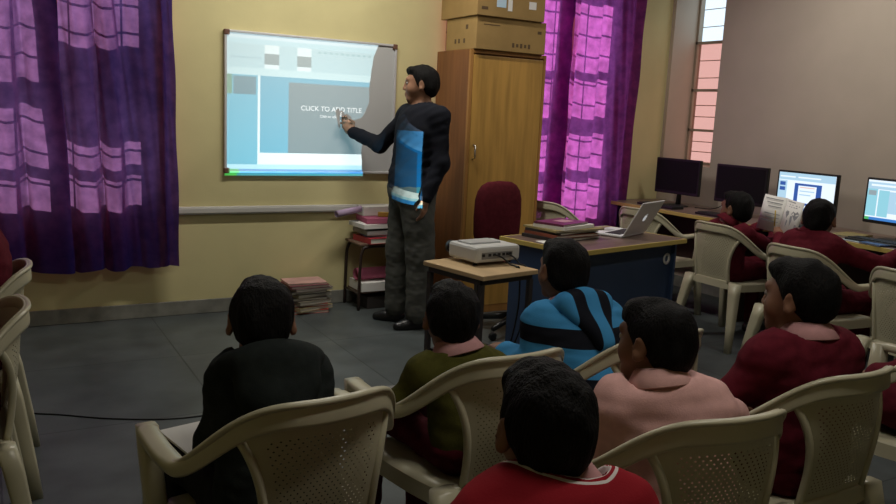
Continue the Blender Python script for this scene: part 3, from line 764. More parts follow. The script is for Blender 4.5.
def hair_obj(c, B, s, parent, seed, ponytail=False, low=0.0, fringe=0.0):
    T = lambda p: c + B @ (np.array(p, float) * s)
    P = [ell(T((0, -.019, .030)), np.array((.0775, .092, .083)) * s, B.T), ell(T((0, -.046, -.02)), np.array((.066, .056, .058)) * s, B.T, .03), ell(T((0, .045, .078)), np.array((.050, .036, .026)) * s, B.T, .03)]
    rs = np.random.RandomState(seed)
    def post(X, F):
        L = (X - c) @ B / s; y = L[..., 1] + wob(X, .006, 60, seed + 3); ax = np.abs(L[..., 0])
        zc = np.interp(y, [-.12, -.07, -.035, -.02, .012, .022, .045, .07, .1], [-.075 - low, -.075 - low, -.055 - low, -.024, -.016, .012, .045 - fringe, .052 - fringe, .055 - fringe])
        F = F + wob(L * np.array([1, 1, .35]), .0022, 190, seed) * s + wob(L, .003, 45, seed + 9) * s
        return np.maximum(F, (zc - L[..., 2]) * s * .8)
    return sdf_obj('hair', P, .0058 * s, HAIR, parent, post, 1)
def hand_prims(w, d, n, s, curl, side):
    """w wrist, d finger direction, n palm normal (towards the palm side), side +1: thumb towards d x n"""
    d = unit(d); n = unit(np.array(n, float) - d * (np.array(n, float) @ d)); t = np.cross(d, n) * side
    q = lambda a, b, c: np.array(w) + (d * a + t * b + n * c) * s
    P = [cap(q(0, 0, 0), .023 * s, q(.03, 0, .002), .024 * s, .02), cap(q(.035, .024, .002), .013 * s, q(.078, .026, 0), .0115 * s, .014), cap(q(.035, .004, 0), .0135 * s, q(.083, .008, 0), .0115 * s, .014),
         cap(q(.035, -.014, .002), .013 * s, q(.079, -.011, 0), .011 * s, .014), cap(q(.03, -.028, .002), .012 * s, q(.070, -.029, 0), .010 * s, .014)]
    for i, (b, a0, L) in enumerate(((.027, .080, .066), (.009, .085, .074), (-.011, .081, .068), (-.029, .072, .052))):
        p = q(a0, b, 0); ang = 0
        for seg, (fr, r) in enumerate(((.45, .0098), (.32, .0088), (.23, .0078))):
            ang += R(curl * (1.0, 1.15, .8)[seg] + i * 2)
            nx = p + (d * math.cos(ang) + n * math.sin(ang)) * L * fr * s
            P.append(cap(p, r * s, nx, (r - .001) * s, .004)); p = nx
    a = q(.018, .022, .006); b = q(.048, .050, .016); c = q(.075, .054 - curl * .0004, .030 + curl * .0002)
    P += [cap(a, .014 * s, b, .0115 * s, .012), cap(b, .0110 * s, c, .0085 * s, .004)]
    return P

def person(label, loc, rz, J, head_deg, pitch, skin, top, trouser, hs=1.0, seed=1, roll=0, collar=PINKC, group=None, hood=None, hands=None, bulk=1.0, stripes=None, torso_deg=0, top_name='sweater', h=.0068, seated=True, skip_legs=False, sole=True, cuff=None, sleeve_end=1.0, hair_low=0., fringe=0., hem_drop=.07, fold=.7):
    """J: joints in the person's own frame: hip, neck, head, ls, rs, le, re, lw, rw, lk, rk, la, ra"""
    root = tag(empty('person', loc, rz), label, 'person', group)
    J = {k: np.array(v, float) for k, v in J.items()}
    Bh = frame(head_deg, pitch, roll); hc = J['head']
    up = unit(J['neck'] - J['hip']); rt = unit(np.array([math.cos(R(torso_deg)), math.sin(R(torso_deg)), 0])); rt = unit(rt - up * (rt @ up)); fw = np.cross(up, rt)
    Bt = np.stack([rt, fw, up], 1); L = np.linalg.norm(J['neck'] - J['hip']); k = L / .31
    at = lambda a, x=0, y=0: J['hip'] + up * (a * L) + rt * x * k + fw * y * k
    # the body: one continuous surface
    nb = hc + Bh @ np.array((0, -.022, -.072)) * hs
    P = head_prims(hc, Bh, hs)
    P += [cap(nb, .043 * hs, J['neck'] + up * -.01, .047 * hs, .03), ell(at(.72), np.array((.105, .072, .11)) * k, Bt.T, .05), ell(at(.40), np.array((.10, .07, .12)) * k, Bt.T, .05), ell(at(.08), np.array((.105, .080, .08)) * k, Bt.T, .05),
          cap(J['ls'], .034 * k, J['rs'], .034 * k, .04)]
    ak = min(k, 1.35)
    for s_, e_, w_ in (('ls', 'le', 'lw'), ('rs', 're', 'rw')):
        P += [cap(J[s_], .034 * ak, J[e_], .028 * ak, .02), cap(J[e_], .029 * ak, J[w_], .021 * ak, .02)]
    for sd, kk, aa in ((-1, 'lk', 'la'), (1, 'rk', 'ra')):
        P += [cap(J['hip'] + rt * sd * .06 * k, .056 * k, J[kk], .042 * k, .03), cap(J[kk], .041 * k, J[aa], .027 * k, .02)]
    for side, w_, e_, hk in ((-1, 'lw', 'le', 'l'), (1, 'rw', 're', 'r')):
        d = J[w_] - J[e_]; n = np.array([0, 0, -1.0]); cu = 22
        if hands and hk in hands: d, n, cu = hands[hk]
        P += hand_prims(J[w_], d, n, .80 * (1.18 if hs > 1.02 else 1), cu, side)
    sdf_obj('body', P, .0058 if not h > .009 else .0075, skin, root, None, 1)
    # eyes
    for sx in (-1, 1):
        e = MB(); c = Vector(hc + Bh @ (np.array((sx * .029, .0715, .004)) * hs)); Mx = Matrix.Translation(c)
        g = bmesh.ops.create_uvsphere(e.bm, u_segments=16, v_segments=10, radius=.0100 * hs, matrix=Mx)
        f_ = Vector(Bh[:, 1]); e.mi(EYE); e.mi(IRIS)
        for fc in e.bm.faces:
            fc.smooth = True; fc.material_index = 1 if (fc.calc_center_median() - c).normalized().dot(f_) > .86 else 0
        e.build('eye', None, root)
    hair_obj(hc, Bh, hs, root, seed, low=hair_low, fringe=fringe)
    # upper garment
    P = [ell(at(.72), np.array((.130, .092, .125)) * k * bulk, Bt.T, .05), ell(at(.40), np.array((.122, .090, .14)) * k * bulk, Bt.T, .05), ell(at(.10), np.array((.128, .098, .10)) * k * bulk, Bt.T, .05),
         cap(J['ls'], .047 * ak * bulk, J['rs'], .047 * ak * bulk, .05), cap(J['neck'] + up * .004, .050 * hs, J['neck'] - up * .03, .062 * hs, .05)]
    for s_, e_, w_ in (('ls', 'le', 'lw'), ('rs', 're', 'rw')):
        w2 = J[e_] + (J[w_] - J[e_]) * (sleeve_end - .06)
        P += [cap(J['neck'] - up * .025, .045 * ak, J[s_], .046 * ak * bulk, .05), cap(J[s_], .047 * ak * bulk, J[e_], .041 * ak * bulk, .035), cap(J[e_], .041 * ak * bulk, w2, .033 * ak * bulk, .03)]
    def post(X, F):
        F = F + fold * (wob(X, .0035, 45, seed) + wob(X * np.array([1, 1, 2.2]), .0028, 70, seed + 1))
        hem = J['hip'] - up * hem_drop * k
        F = np.maximum(F, -((X - hem) @ up))
        nk = (X - (J['neck'] + up * .012)) @ up
        r_ = X - J['neck']; r_ = r_ - (r_ @ up)[..., None] * up
        F = np.where(np.sqrt((r_ * r_).sum(-1)) < .085 * hs, np.maximum(F, nk), F)
        return F
    if stripes: top = neck_striped(J['neck'] + up * .03)
    garment = sdf_obj(top_name, P, h, top, root, post, 2)
    # collar band standing round the neck and folded outwards
    if collar is not None:
        nk = J['neck'] + up * .024; ax = unit(nb - J['neck'] + up * .06); q = np.cross(ax, rt); q = unit(q); r2 = np.cross(q, ax); Mx = Matrix(((r2[0], q[0], ax[0], nk[0]), (r2[1], q[1], ax[1], nk[1]), (r2[2], q[2], ax[2], nk[2]), (0, 0, 0, 1)))
        z = hs
        MB().lathe([(.050 * z, -.004), (.0505 * z, .018 * z), (.0525 * z, .021 * z), (.060 * z, .014 * z), (.083 * z, -.022), (.0815 * z, -.025), (.059 * z, .009 * z), (.0535 * z, .014 * z), (.053 * z, -.006)], Mx, 36).build('collar', collar, garment)
    if hood:
        # built in its own frame: x to the right, y forward, z up, origin at the nape
        soft = hood == 'soft'; V3 = lambda *q: np.array(q, float); HP = []; b0 = J['neck'] - up * .012
        rx, ry = (.098, .072) if soft else (.094, .066)
        ring = [V3(rx * math.sin(a_), -ry * math.cos(a_) - .010, .026 * math.cos(a_) - .008) for a_ in np.linspace(-2.0, 2.0, 17)]
        for p_, q_ in zip(ring[:-1], ring[1:]): HP.append(cap(p_, .027 if soft else .022, q_, .027 if soft else .022, .02))
        if soft: HP += [ell((0, -.094, -.050), (.100, .046, .080), None, .05), ell((0, -.112, -.10), (.055, .03, .045), None, .04)]
        else:
            for sx in (-1, 1): HP.append(cap((sx * .068, -.088, -.005), .034, (sx * .012, -.118, -.150), .017, .03))
            HP += [cap((0, -.094, .0), .038, (0, -.122, -.150), .018, .04)]
        ho = sdf_obj('hood', HP, .006, top if soft else HOODM, garment, lambda X, F: F + wob(X, .0028, 60, seed + 5), 2)
        r0 = unit(np.array((rt[0], rt[1], 0))); u0 = unit(up - r0 * (up @ r0)); Bo = np.stack([r0, np.cross(u0, r0), u0], 1)
        ho.matrix_local = Matrix([[*Bo[i], b0[i]] for i in range(3)] + [[0, 0, 0, 1]])
    # trousers
    P = [ell(J['hip'], np.array((.118, .092, .078)) * k, Bt.T, .04)]
    for sd, kk, aa in ((-1, 'lk', 'la'), (1, 'rk', 'ra')):
        hipj = J['hip'] + rt * sd * .062 * k
        P += [cap(hipj, .068 * k, J[kk], .054 * k, .04), cap(J[kk], .053 * k, J[aa] + np.array((0, 0, .02)), .043 * k, .03)]
    sdf_obj('trousers', P, h * 1.15, trouser, root, lambda X, F: F + wob(X, .003, 40, seed + 2) + wob(X * np.array([1, 1, 2.5]), .002, 90, seed + 4), 2)
    for sd, aa in ((-1, 'la'), (1, 'ra')):
        a = J[aa]; toe = J.get(aa + 't'); f2 = np.array(fw); f2[2] = 0; f2 = unit(f2)
        if toe is not None: f2 = unit(toe)
        z = .8 * min(k, 1.3)
        g = np.array((a[0], a[1], 0)); 
        SP = [cap(g - f2 * .03 * z + [0, 0, .032], .034 * z, g + f2 * .07 * z + [0, 0, .03], .034 * z, .03), cap(g + f2 * .06 * z + [0, 0, .028], .035 * z, g + f2 * .125 * z + [0, 0, .022], .028 * z, .03), cap(a, .034 * z, g + [0, 0, .035], .034 * z, .03)]
        sdf_obj('shoe', SP, .007, SHOE, root, lambda X, F: np.maximum(F, -X[..., 2]), 1)
    if cuff is not None:
        for w_, e_ in cuff:
            MB().tube([J[w_] - (J[w_] - J[e_]) * .10, J[w_] + (J[w_] - J[e_]) * .01], .036, 14).build('cuff', WHITEC, garment)
    return root

def pupil(label, seat, rz, head_w, head_deg, pitch, top, seed, arms=None, hands=None, trouser=TRM, sw=.115, neck_off=(0, -.038, -.094), legs=None, td=None, ew=.165, **kw):
    """head_w: head centre in the room; everything else follows in the pupil's own frame"""
    a = R(rz); c, s = math.cos(a), math.sin(a)
    dx, dy = head_w[0] - seat[0], head_w[1] - seat[1]
    hl = np.array((dx * c + dy * s, -dx * s + dy * c, head_w[2] - .018))
    nk = hl + np.array(neck_off); J = dict(head=hl, neck=nk, hip=(0, -.105, .485))
    up = unit(nk - np.array((0, -.105, .485)))
    tl = 0.0 if td is None else td - rz; ct, st = math.cos(R(tl)), math.sin(R(tl))
    turn = lambda x, y: np.array((x * ct - y * st, x * st + y * ct, 0))
    J['ls'] = nk - up * .052 + turn(-sw, .004); J['rs'] = nk - up * .052 + turn(sw, .004)
    el = turn(-ew, .02); er = turn(ew, .02); wl = turn(-.075, .17); wr = turn(.07, .17)
    J.update(le=(nk[0] * .6 + el[0], nk[1] + el[1], .60), re=(nk[0] * .6 + er[0], nk[1] + er[1], .60), lw=(nk[0] * .4 + wl[0], nk[1] + wl[1], .565), rw=(nk[0] * .4 + wr[0], nk[1] + wr[1], .57))
    J.update(lk=(-.085, .30, .475), rk=(.085, .30, .475), la=(-.09, .31, .085), ra=(.09, .31, .085))
    if arms: J.update(arms)
    if legs: J.update(legs)
    return person(label, (seat[0], seat[1], 0), a, J, head_deg - rz, pitch, SKIN, top, trouser, seed=seed, torso_deg=tl * .7, **kw)

pupil('person, boy in a black hooded jacket seen from behind, below the whiteboard', (.548, 1.803), 6.5, (.556, 1.838, .914), -17, 6, BLACKJ, 11, hood='soft', collar=None, bulk=1.0, top_name='jacket', trouser=TRD, td=-12, ew=.12, sw=.078, hs=.94, neck_off=(0, -.042, -.082))
pupil('person, boy in an olive green sweater with pink collar, seen from behind', (1.14, 1.917), 3.5, (1.125, 1.92, .853), -14, 4, OLIVE, 12, collar=PINKC, td=-8, sw=.105, hs=.95)
pupil('person, boy in a blue and black striped hoodie in front of the desk', (1.675, 1.94), 3, (1.632, 2.08, .930), -5, 2, STRIPE, 13, hood='pointed', collar=PINKC, bulk=1.02, top_name='hoodie', arms=dict(le=(-.185, .08, .61), lw=(-.165, .25, .62)), cuff=[('lw', 'le')], td=-8, sw=.11, hs=.95, neck_off=(0, -.042, -.116))
pupil('person, boy in a bright red sweater with white collar stripes, nearest the camera', (.625, .865), 8, (.755, .98, .936), -12, 4, RED, 14, collar=PINKC, stripes=WHITEC, td=-16, sw=.092, ew=.135, hs=.95)
pupil('person, boy in a pale pink shirt looking towards the whiteboard', (1.413, 1.365), -6, (1.355, 1.36, .912), 12, 2, PINK, 15, collar=PINK, top_name='shirt', td=-28, arms=dict(re=(.235, .02, .66), rw=(.20, .20, .61)), hs=.95, sw=.106)
pupil('person, boy in a maroon sweater and pink collar shown in profile', (1.935, 1.46), 1, (1.93, 1.41, .966), 14, 2, MAROON, 16, collar=PINKC, hs=1.0, td=-8, arms=dict(le=(-.21, .02, .62)), sw=.122, neck_off=(0, -.038, -.104))
pupil('person, boy in maroon cut off by the frame edge beside the profile boy', (2.70, 1.53), 2, (2.90, 1.50, .95), -15, 8, MAROON, 17, collar=PINKC, h=.008)
pupil('person, boy in maroon by the dark monitors with his head turned aside', (4.27, 3.62), -90, (4.17, 3.575, .905), 8, 0, MAROON, 18, collar=MAROON, h=.008, hs=1.06, arms=dict(re=(.17, .12, .66), rw=(.05, .30, .75), le=(-.17, .14, .64), lw=(-.06, .33, .765)))
pupil('person, boy in maroon holding up an open booklet before the lit monitor', (3.95, 2.78), -90, (4.00, 2.85, .94), -66, 6, MAROON, 19, collar=MAROON, h=.008, hs=1.04, arms=dict(le=(-.42, .20, .62), lw=(-.555, .36, .745), re=(.21, .22, .70), rw=(.18, .48, .765)), hands=dict(l=((-.05, .15, 1), (.2, 1, -.1), 35)))
pupil('person, in a pink shirt at the computer desk, cut off by the frame edge', (3.86, 2.10), -92, (3.93, 1.99, .95), -80, 8, PINK, 20, collar=PINK, h=.008, top_name='shirt', arms=dict(le=(-.16, .26, .68), lw=(-.11, .50, .765), re=(.17, .24, .68), rw=(.08, .50, .765)))
pupil('person, in maroon at far left under the blue curtain, facing the side wall', (-.17, 3.30), 88, (-.115, 3.30, 1.03), 95, 10, MAROON, 21, collar=PINKC, bulk=1.08, h=.009)
pupil('person, in maroon at far left, the nearer of two facing the side wall', (-.215, 2.62), 92, (-.20, 2.62, .97), 95, 10, MAROON, 22, collar=PINKC, bulk=1.05, h=.009)

# the teacher, standing
T0 = np.array((2.385, 4.67, 0))
TJ = dict(head=(2.428, 4.67, 1.575), neck=(2.452, 4.675, 1.43), hip=(2.415, 4.70, .90), ls=(2.475, 4.495, 1.375), rs=(2.445, 4.855, 1.375),
          le=(2.485, 4.45, 1.095), lw=(2.375, 4.44, .865), re=(2.335, 5.05, 1.172), rw=(2.243, 5.325, 1.245), lk=(2.43, 4.58, .50), rk=(2.39, 4.80, .50), la=(2.415, 4.57, .085), ra=(2.375, 4.80, .085))
TJ = {k: np.array(v) - T0 for k, v in TJ.items()}
TJ['lat'] = np.array((-.92, .10, 0)); TJ['rat'] = np.array((-.8, .6, 0))
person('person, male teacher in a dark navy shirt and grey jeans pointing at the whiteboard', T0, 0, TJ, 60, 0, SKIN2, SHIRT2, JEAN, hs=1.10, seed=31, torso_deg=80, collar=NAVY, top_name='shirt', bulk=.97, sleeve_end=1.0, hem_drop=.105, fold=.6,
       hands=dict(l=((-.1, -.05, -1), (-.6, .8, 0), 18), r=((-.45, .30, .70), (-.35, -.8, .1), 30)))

# ------------------------------------------------------------------ things on the teacher's desk
def on_desk(x, y, z=0.751): 
    p = dc + ex * x + ey * y; return (p.x, p.y, z)
silver = mat('silver_aluminium', (.68, .69, .70), .45, .5, metal=.1)
key_m = mat('dark_keys', (.03, .03, .032), .5)
logo_m = mat('white_logo', (.85, .86, .87), .3, .4, emit=(.9, .95, 1.0), estr=.35)
lap = tag(empty('laptop', (3.265, 3.515, .751), R(-66)), "open silver laptop with a fruit logo lid on the teacher's desk", 'laptop')
LW_, LD_ = .315, .222                       # local: hinge along y at x = 0, keyboard half towards -x
MB().box((-LD_ / 2, 0, .008), (LD_, LW_, .015), bev=.006).build('laptop_base', silver, lap)
kb = MB()
for i in range(5):
    for j in range(13): kb.box((-.035 - i * .019, -.127 + j * .0205, .0162), (.015, .017, .002))
kb.build('keyboard', key_m, lap)
MB().box((-.165, 0, .0158), (.055, .09, .001)).build('trackpad', mat('grey_trackpad', (.35, .36, .37), .4), lap)
tilt = R(28)
lidM = Matrix.Translation((0, 0, .016)) @ Matrix.Rotation(tilt, 4, 'Y')
b = MB(); b.box((lidM @ Vector((.004, 0, LD_ / 2)))[:], (.008, LW_, LD_), rot=Matrix.Rotation(tilt, 4, 'Y'), bev=.0035)
lid = b.build('lid', silver, lap)
MB().box((lidM @ Vector((-.0006, 0, LD_ / 2)))[:], (.001, LW_ - .025, LD_ - .03), rot=Matrix.Rotation(tilt, 4, 'Y')).build('screen', mat('laptop_screen', (.02, .02, .025), .2, .5, emit=(.55, .72, .9), estr=.5), lid)
# logo: a bitten apple outline with a leaf
pts = []
for a in np.linspace(0, 2 * PI, 72, endpoint=False):
    r = 1.0 - .16 * math.exp(-((a - PI / 2) / .30) ** 2) - .09 * math.exp(-((a - 1.5 * PI) / .22) ** 2)
    x, y = r * math.cos(a) * .95, r * math.sin(a)
    dxy = math.hypot(x - 1.12, y - .12)
    if dxy < .46: k = .46 / max(dxy, 1e-6); x, y = 1.12 + (x - 1.12) * k, .12 + (y - .12) * k
    pts.append((x, y))
lb = MB()
def lid_pt(x, y, o): return lidM @ Vector((.0084 + o, x * .021, LD_ / 2 + y * .021))
lb.loft([[lid_pt(x, y, 0) for x, y in pts], [lid_pt(x, y, .0006) for x, y in pts]], smooth=False)
leaf = [(.02, 1.05), (.12, 1.32), (.36, 1.50), (.38, 1.30), (.26, 1.10)]
lb.loft([[lid_pt(x, y, 0) for x, y in leaf], [lid_pt(x, y, .0006) for x, y in leaf]], smooth=False)
lb.build('logo', logo_m, lid)

def flat_thing(name, cat, label, loc, rz, size, cover, pages=None, group=None, bend=0.0, labelpatch=None):
    """a book, folder or sheaf: covers, and the paper block as its own part"""
    w, d, h = size; t = tag(empty(name, loc, rz), label, cat, group)
    if pages is None:
        N = 10; b = MB(); rs = np.random.RandomState(int(abs(loc[0] * 997 + loc[2] * 331)) % 9999)
        ph = rs.uniform(0, 6)
        rings = []
        for i in range(N + 1):
            x = -w / 2 + w * i / N; z = bend * math.sin(ph + 3 * i / N)
            rings.append([Vector((x, -d / 2, z)), Vector((x, d / 2, z)), Vector((x, d / 2, z + h)), Vector((x, -d / 2, z + h))])
        b.loft(rings, smooth=False); b.build('sheaf' if cat != 'paper' else 'sheet', cover, t)
    else:
        c = min(.003, h * .18)
        MB().box((0, 0, c / 2), (w, d, c)).build('cover', cover, t)
        MB().box((0, 0, h - c / 2), (w, d, c)).build('cover', cover, t)
        MB().box((-w / 2 + c / 2, 0, h / 2), (c, d, h - 2 * c)).build('spine', cover, t)
        MB().box((.002, 0, h / 2), (w - .010, d - .008, h - 2 * c)).build('pages', pages, t)
    if labelpatch:
        m, lx, ly, lw, lh = labelpatch
        MB().box((lx, ly, h + .0006), (lw, lh, .001)).build('cover_label', m, t)
    return t
pap = mat('aged_paper', (.50, .45, .36), .85, .1, noise=.08); pag = mat('page_block', (.60, .57, .50), .85, .1, noise=.1, nscale=120, stretch=(1, 1, 20))
dk_f = mat('dark_folder_card', (.035, .030, .028), .6); br_f = mat('reddish_brown_card', (.20, .055, .030), .6); ol_f = mat('olive_yellow_card', (.26, .21, .09), .6)
mr_f = mat('maroon_book_cover', (.14, .03, .07), .35, .4); pk_l = mat('pink_cover_print', (.45, .25, .30), .5)
z = .751
for nm, ct, lb_, dx, dy, a, sz, cv, pg, lp in (
    ('file_folder', 'folder', 'dark file folder at the bottom of the pile on the teacher\'s desk', -.185, .10, 3, (.36, .27, .018), dk_f, pag, None),
    ('file_folder', 'folder', 'reddish brown file folder low in the pile beside the laptop', -.195, .09, -4, (.33, .25, .016), br_f, pag, None),
    ('file_folder', 'folder', 'black file folder in the middle of the pile beside the laptop', -.18, .10, 2, (.34, .25, .014), dk_f, pag, None),
    ('file_folder', 'folder', 'olive yellow file folder just under the white pad', -.17, .095, -6, (.37, .27, .010), ol_f, pag, None),
    ('notepad', 'notepad', 'thick white pad between olive folder and maroon book', -.185, .085, 6, (.29, .21, .018), paper_w, None, None),
    ('book', 'book', 'maroon covered book with pink label, topmost beside the laptop', -.20, .09, 8, (.26, .19, .012), mr_f, pag, (pk_l, .02, .0, .10, .08))):
    flat_thing(nm, ct, lb_, on_desk(dx, dy, z), DA + R(a), sz, cv, pg, labelpatch=lp); z += sz[2] + .0006
flat_thing('paper_sheet', 'paper', 'loose white sheet on the desk corner under the file pile', on_desk(-.41, -.06, .751), DA + R(-14), (.12, .21, .003), paper_w)

# ------------------------------------------------------------------ office chair behind the desk
mar_f = cloth('dark_red_upholstery', (.085, .012, .018))
oc = tag(empty('office_chair', (2.985, 4.26, 0), R(188)), "dark red office chair behind the teacher's desk", 'chair')
def cushion(c, r, p, m, name):
    b = MB(); n = 20; rings = []
    for t in np.linspace(-1, 1, 13):
        k = max(.02, (1 - abs(t) ** p)) ** (1 / p)
        rings.append([Vector((c[0] + r[0] * k * math.copysign(abs(math.cos(2 * PI * i / n)) ** .6, math.cos(2 * PI * i / n)) , c[1] + r[1] * t, c[2] + r[2] * k * math.copysign(abs(math.sin(2 * PI * i / n)) ** .6, math.sin(2 * PI * i / n)))) for i in range(n)])
    b.loft(rings); return b.build(name, m, oc)
cushion((0, -.23, .745), (.20, .05, .235), 2.6, mar_f, 'backrest')
b = MB(); n = 24
rings = [[Vector((.23 * k * math.copysign(abs(math.cos(2 * PI * i / n)) ** .65, math.cos(2 * PI * i / n)), .21 * k * math.copysign(abs(math.sin(2 * PI * i / n)) ** .65, math.sin(2 * PI * i / n)), .42 + z_)) for i in range(n)] for z_, k in ((0, .9), (.015, .99), (.04, 1), (.06, .96), (.07, .8))]
b.loft(rings); b.build('seat', mar_f, oc)
MB().tube([(0, -.12, .41), (0, -.27, .42), (0, -.285, .55), (0, -.27, .72)], .018, 10).build('back_bracket', blk, oc)
MB().tube([(0, 0, .10), (0, 0, .42)], .028, 14).build('post', metal_d, oc)
for k in range(5):
    a = 2 * PI * k / 5 + .3; l = MB().tube([(0, 0, .12), (.13 * math.cos(a), .13 * math.sin(a), .10), (.27 * math.cos(a), .27 * math.sin(a), .075)], [.028, .022, .016], 10).build('leg', blk, oc)
    MB().lathe([(.004, -.012), (.026, -.012), (.028, 0), (.026, .012), (.004, .012)], Matrix.Translation((.27 * math.cos(a), .27 * math.sin(a), .0285)) @ Matrix.Rotation(PI / 2, 4, 'X'), 18).build('castor', blk, l)

# ------------------------------------------------------------------ computers on the long desk
scr_blk = mat('switched_off_screen', (.008, .008, .009), .5, .15)
def scr(name, c, e): return mat(name, (.02, .02, .02), .4, .2, emit=c, estr=e)
S_W = scr('screen_white', (.80, .90, 1.0), 1.1); S_LB = scr('screen_light_blue', (.45, .68, .85), 1.0); S_C = scr('screen_cyan', (.30, .66, .78), 1.0); S_DB = scr('screen_deep_blue', (.03, .10, .38), 1.0); S_G = scr('screen_grey', (.30, .38, .42), 1.0); S_T = scr('screen_taskbar', (.05, .22, .62), 1.0); S_OR = scr('screen_peach', (.85, .60, .55), 1.0); S_GN = scr('screen_green', (.08, .45, .15), 1.0)
def monitor(y, w, h, zb, turn, label, content):
    t = tag(empty('monitor', (4.985, y, .736), R(90) + R(turn)), label, 'monitor', 'computer monitors on the long desk')
    # local: +y... screen faces local +y (rotated 90 deg so that it faces -x in the room)
    z0 = zb - .736
    b = MB(); b.box((0, 0, z0 + h / 2), (w, .032, h), bev=.006); b.box((0, -.028, z0 + h / 2), (w * .6, .03, h * .6), bev=.008)
    body = b.build('bezel', blk, t)
    if content is None: MB().box((0, .0165, z0 + h / 2 + .004), (w - .034, .002, h - .042)).build('screen', scr_blk, body)
    else:
        s = MB(); sw_, sh_ = w - .030, h - .036; zc = z0 + h / 2 + .004
        s.box((0, .0165, zc), (sw_, .002, sh_), m=content[0])
        for (u0, v0, u1, v1, m, k) in content[1]:
            yy = .0182 + .0004 * k     # local x runs so that u = 0 is on the viewer's side left
            x0, x1 = sw_ / 2 - u0 * sw_, sw_ / 2 - u1 * sw_
            q = [(x0, yy, zc + sh_ / 2 - v0 * sh_), (x1, yy, zc + sh_ / 2 - v0 * sh_), (x1, yy, zc + sh_ / 2 - v1 * sh_), (x0, yy, zc + sh_ / 2 - v1 * sh_)]
            s.quad(q, m)
        s.build('screen', None, body)
    b = MB(); b.tube([(0, -.03, .01), (0, -.035, z0 + .06)], [.028, .02], 12, flat=.6); b.build('stand_neck', blk, t)
    b = MB(); b.lathe([(.001, .014), (.06, .014), (.098, .007), (.10, .0), (.001, 0)], Matrix.Diagonal((1.15, .85, 1, 1)), 28); b.build('stand_base', blk, t)
    return t
monitor(4.90, .46, .292, .832, 4, 'switched-off black monitor in the corner next to the magenta curtain', None)
monitor(4.245, .47, .292, .826, 2, 'switched-off black monitor between the corner monitor and the lit one', None)
ppt = [(0, 0, 1, .06, S_LB, 0), (0, .06, 1, .20, S_LB, 0), (.02, .09, .30, .13, S_W, 1), (.35, .09, .75, .13, S_W, 1), (.0, .22, .16, .92, S_LB, 0), (.03, .26, .13, .36, S_DB, 1), (.03, .40, .13, .50, S_DB, 1), (.30, .27, .78, .86, S_DB, 0), (.37, .33, .69, .80, S_W, 1), (.40, .36, .66, .39, S_OR, 2), (.40, .46, .66, .49, S_LB, 2), (.40, .56, .60, .59, S_LB, 2), (.30, .80, .40, .86, S_OR, 2), (0, .94, 1, 1, S_T, 0), (0, .94, .07, 1, S_GN, 1)]
monitor(3.675, .47, .292, .826, 2, 'lit monitor showing a blue slide with white box, behind the booklet', (S_W, ppt))
ppt2 = [(0, 0, 1, .05, S_W, 0), (0, .05, 1, .22, S_LB, 0), (.05, .10, .5, .15, S_W, 1), (0, .22, .16, .90, S_C, 0), (.02, .26, .14, .38, S_G, 1), (.18, .24, .34, .90, S_C, 0), (.34, .26, .95, .80, S_LB, 0), (.45, .48, .85, .54, S_W, 1), (.50, .58, .80, .61, S_W, 1), (.34, .80, 1, .90, S_W, 0), (0, .93, 1, 1, S_T, 0), (0, .93, .07, 1, S_GN, 1)]
monitor(2.995, .48, .292, .832, -2, 'lit monitor with pale cyan slide editor at the frame edge', (S_W, ppt2))
for y, lb_ in ((4.86, 'black keyboard before the corner monitor'), (4.22, 'black keyboard before the second dark monitor'), (2.96, 'black keyboard before the lit monitor at the frame edge')):
    k = tag(empty('keyboard', (4.77, y, .7365), R(90)), lb_, 'keyboard', 'computer keyboards on the long desk')
    MB().box((0, 0, .008), (.40, .13, .016), bev=.004).build('keyboard_base', blk, k)
    kk = MB()
    for i in range(5):
        for j in range(18): kk.box((-.18 + j * .0212, -.045 + i * .021, .018), (.017, .017, .006))
    kk.build('keys', key_m, k)
flat_thing('notebook', 'notebook', 'olive yellow notebook on the long desk behind the reading boy', (4.90, 3.25, .7365), R(96), (.17, .24, .012), ol_f, pag)
flat_thing('paper_sheet', 'paper', 'pale blue-grey sheet on the long desk beside the olive notebook', (4.80, 3.06, .7365), R(80), (.20, .27, .002), mat('blue_grey_paper', (.36, .44, .47), .8))
flat_thing('notebook', 'notebook', 'blue notebook on the desk edge before the frame-edge monitor', (4.725, 2.93, .739), R(84), (.15, .2, .008), mat('blue_cover', (.05, .10, .24), .5), pag)

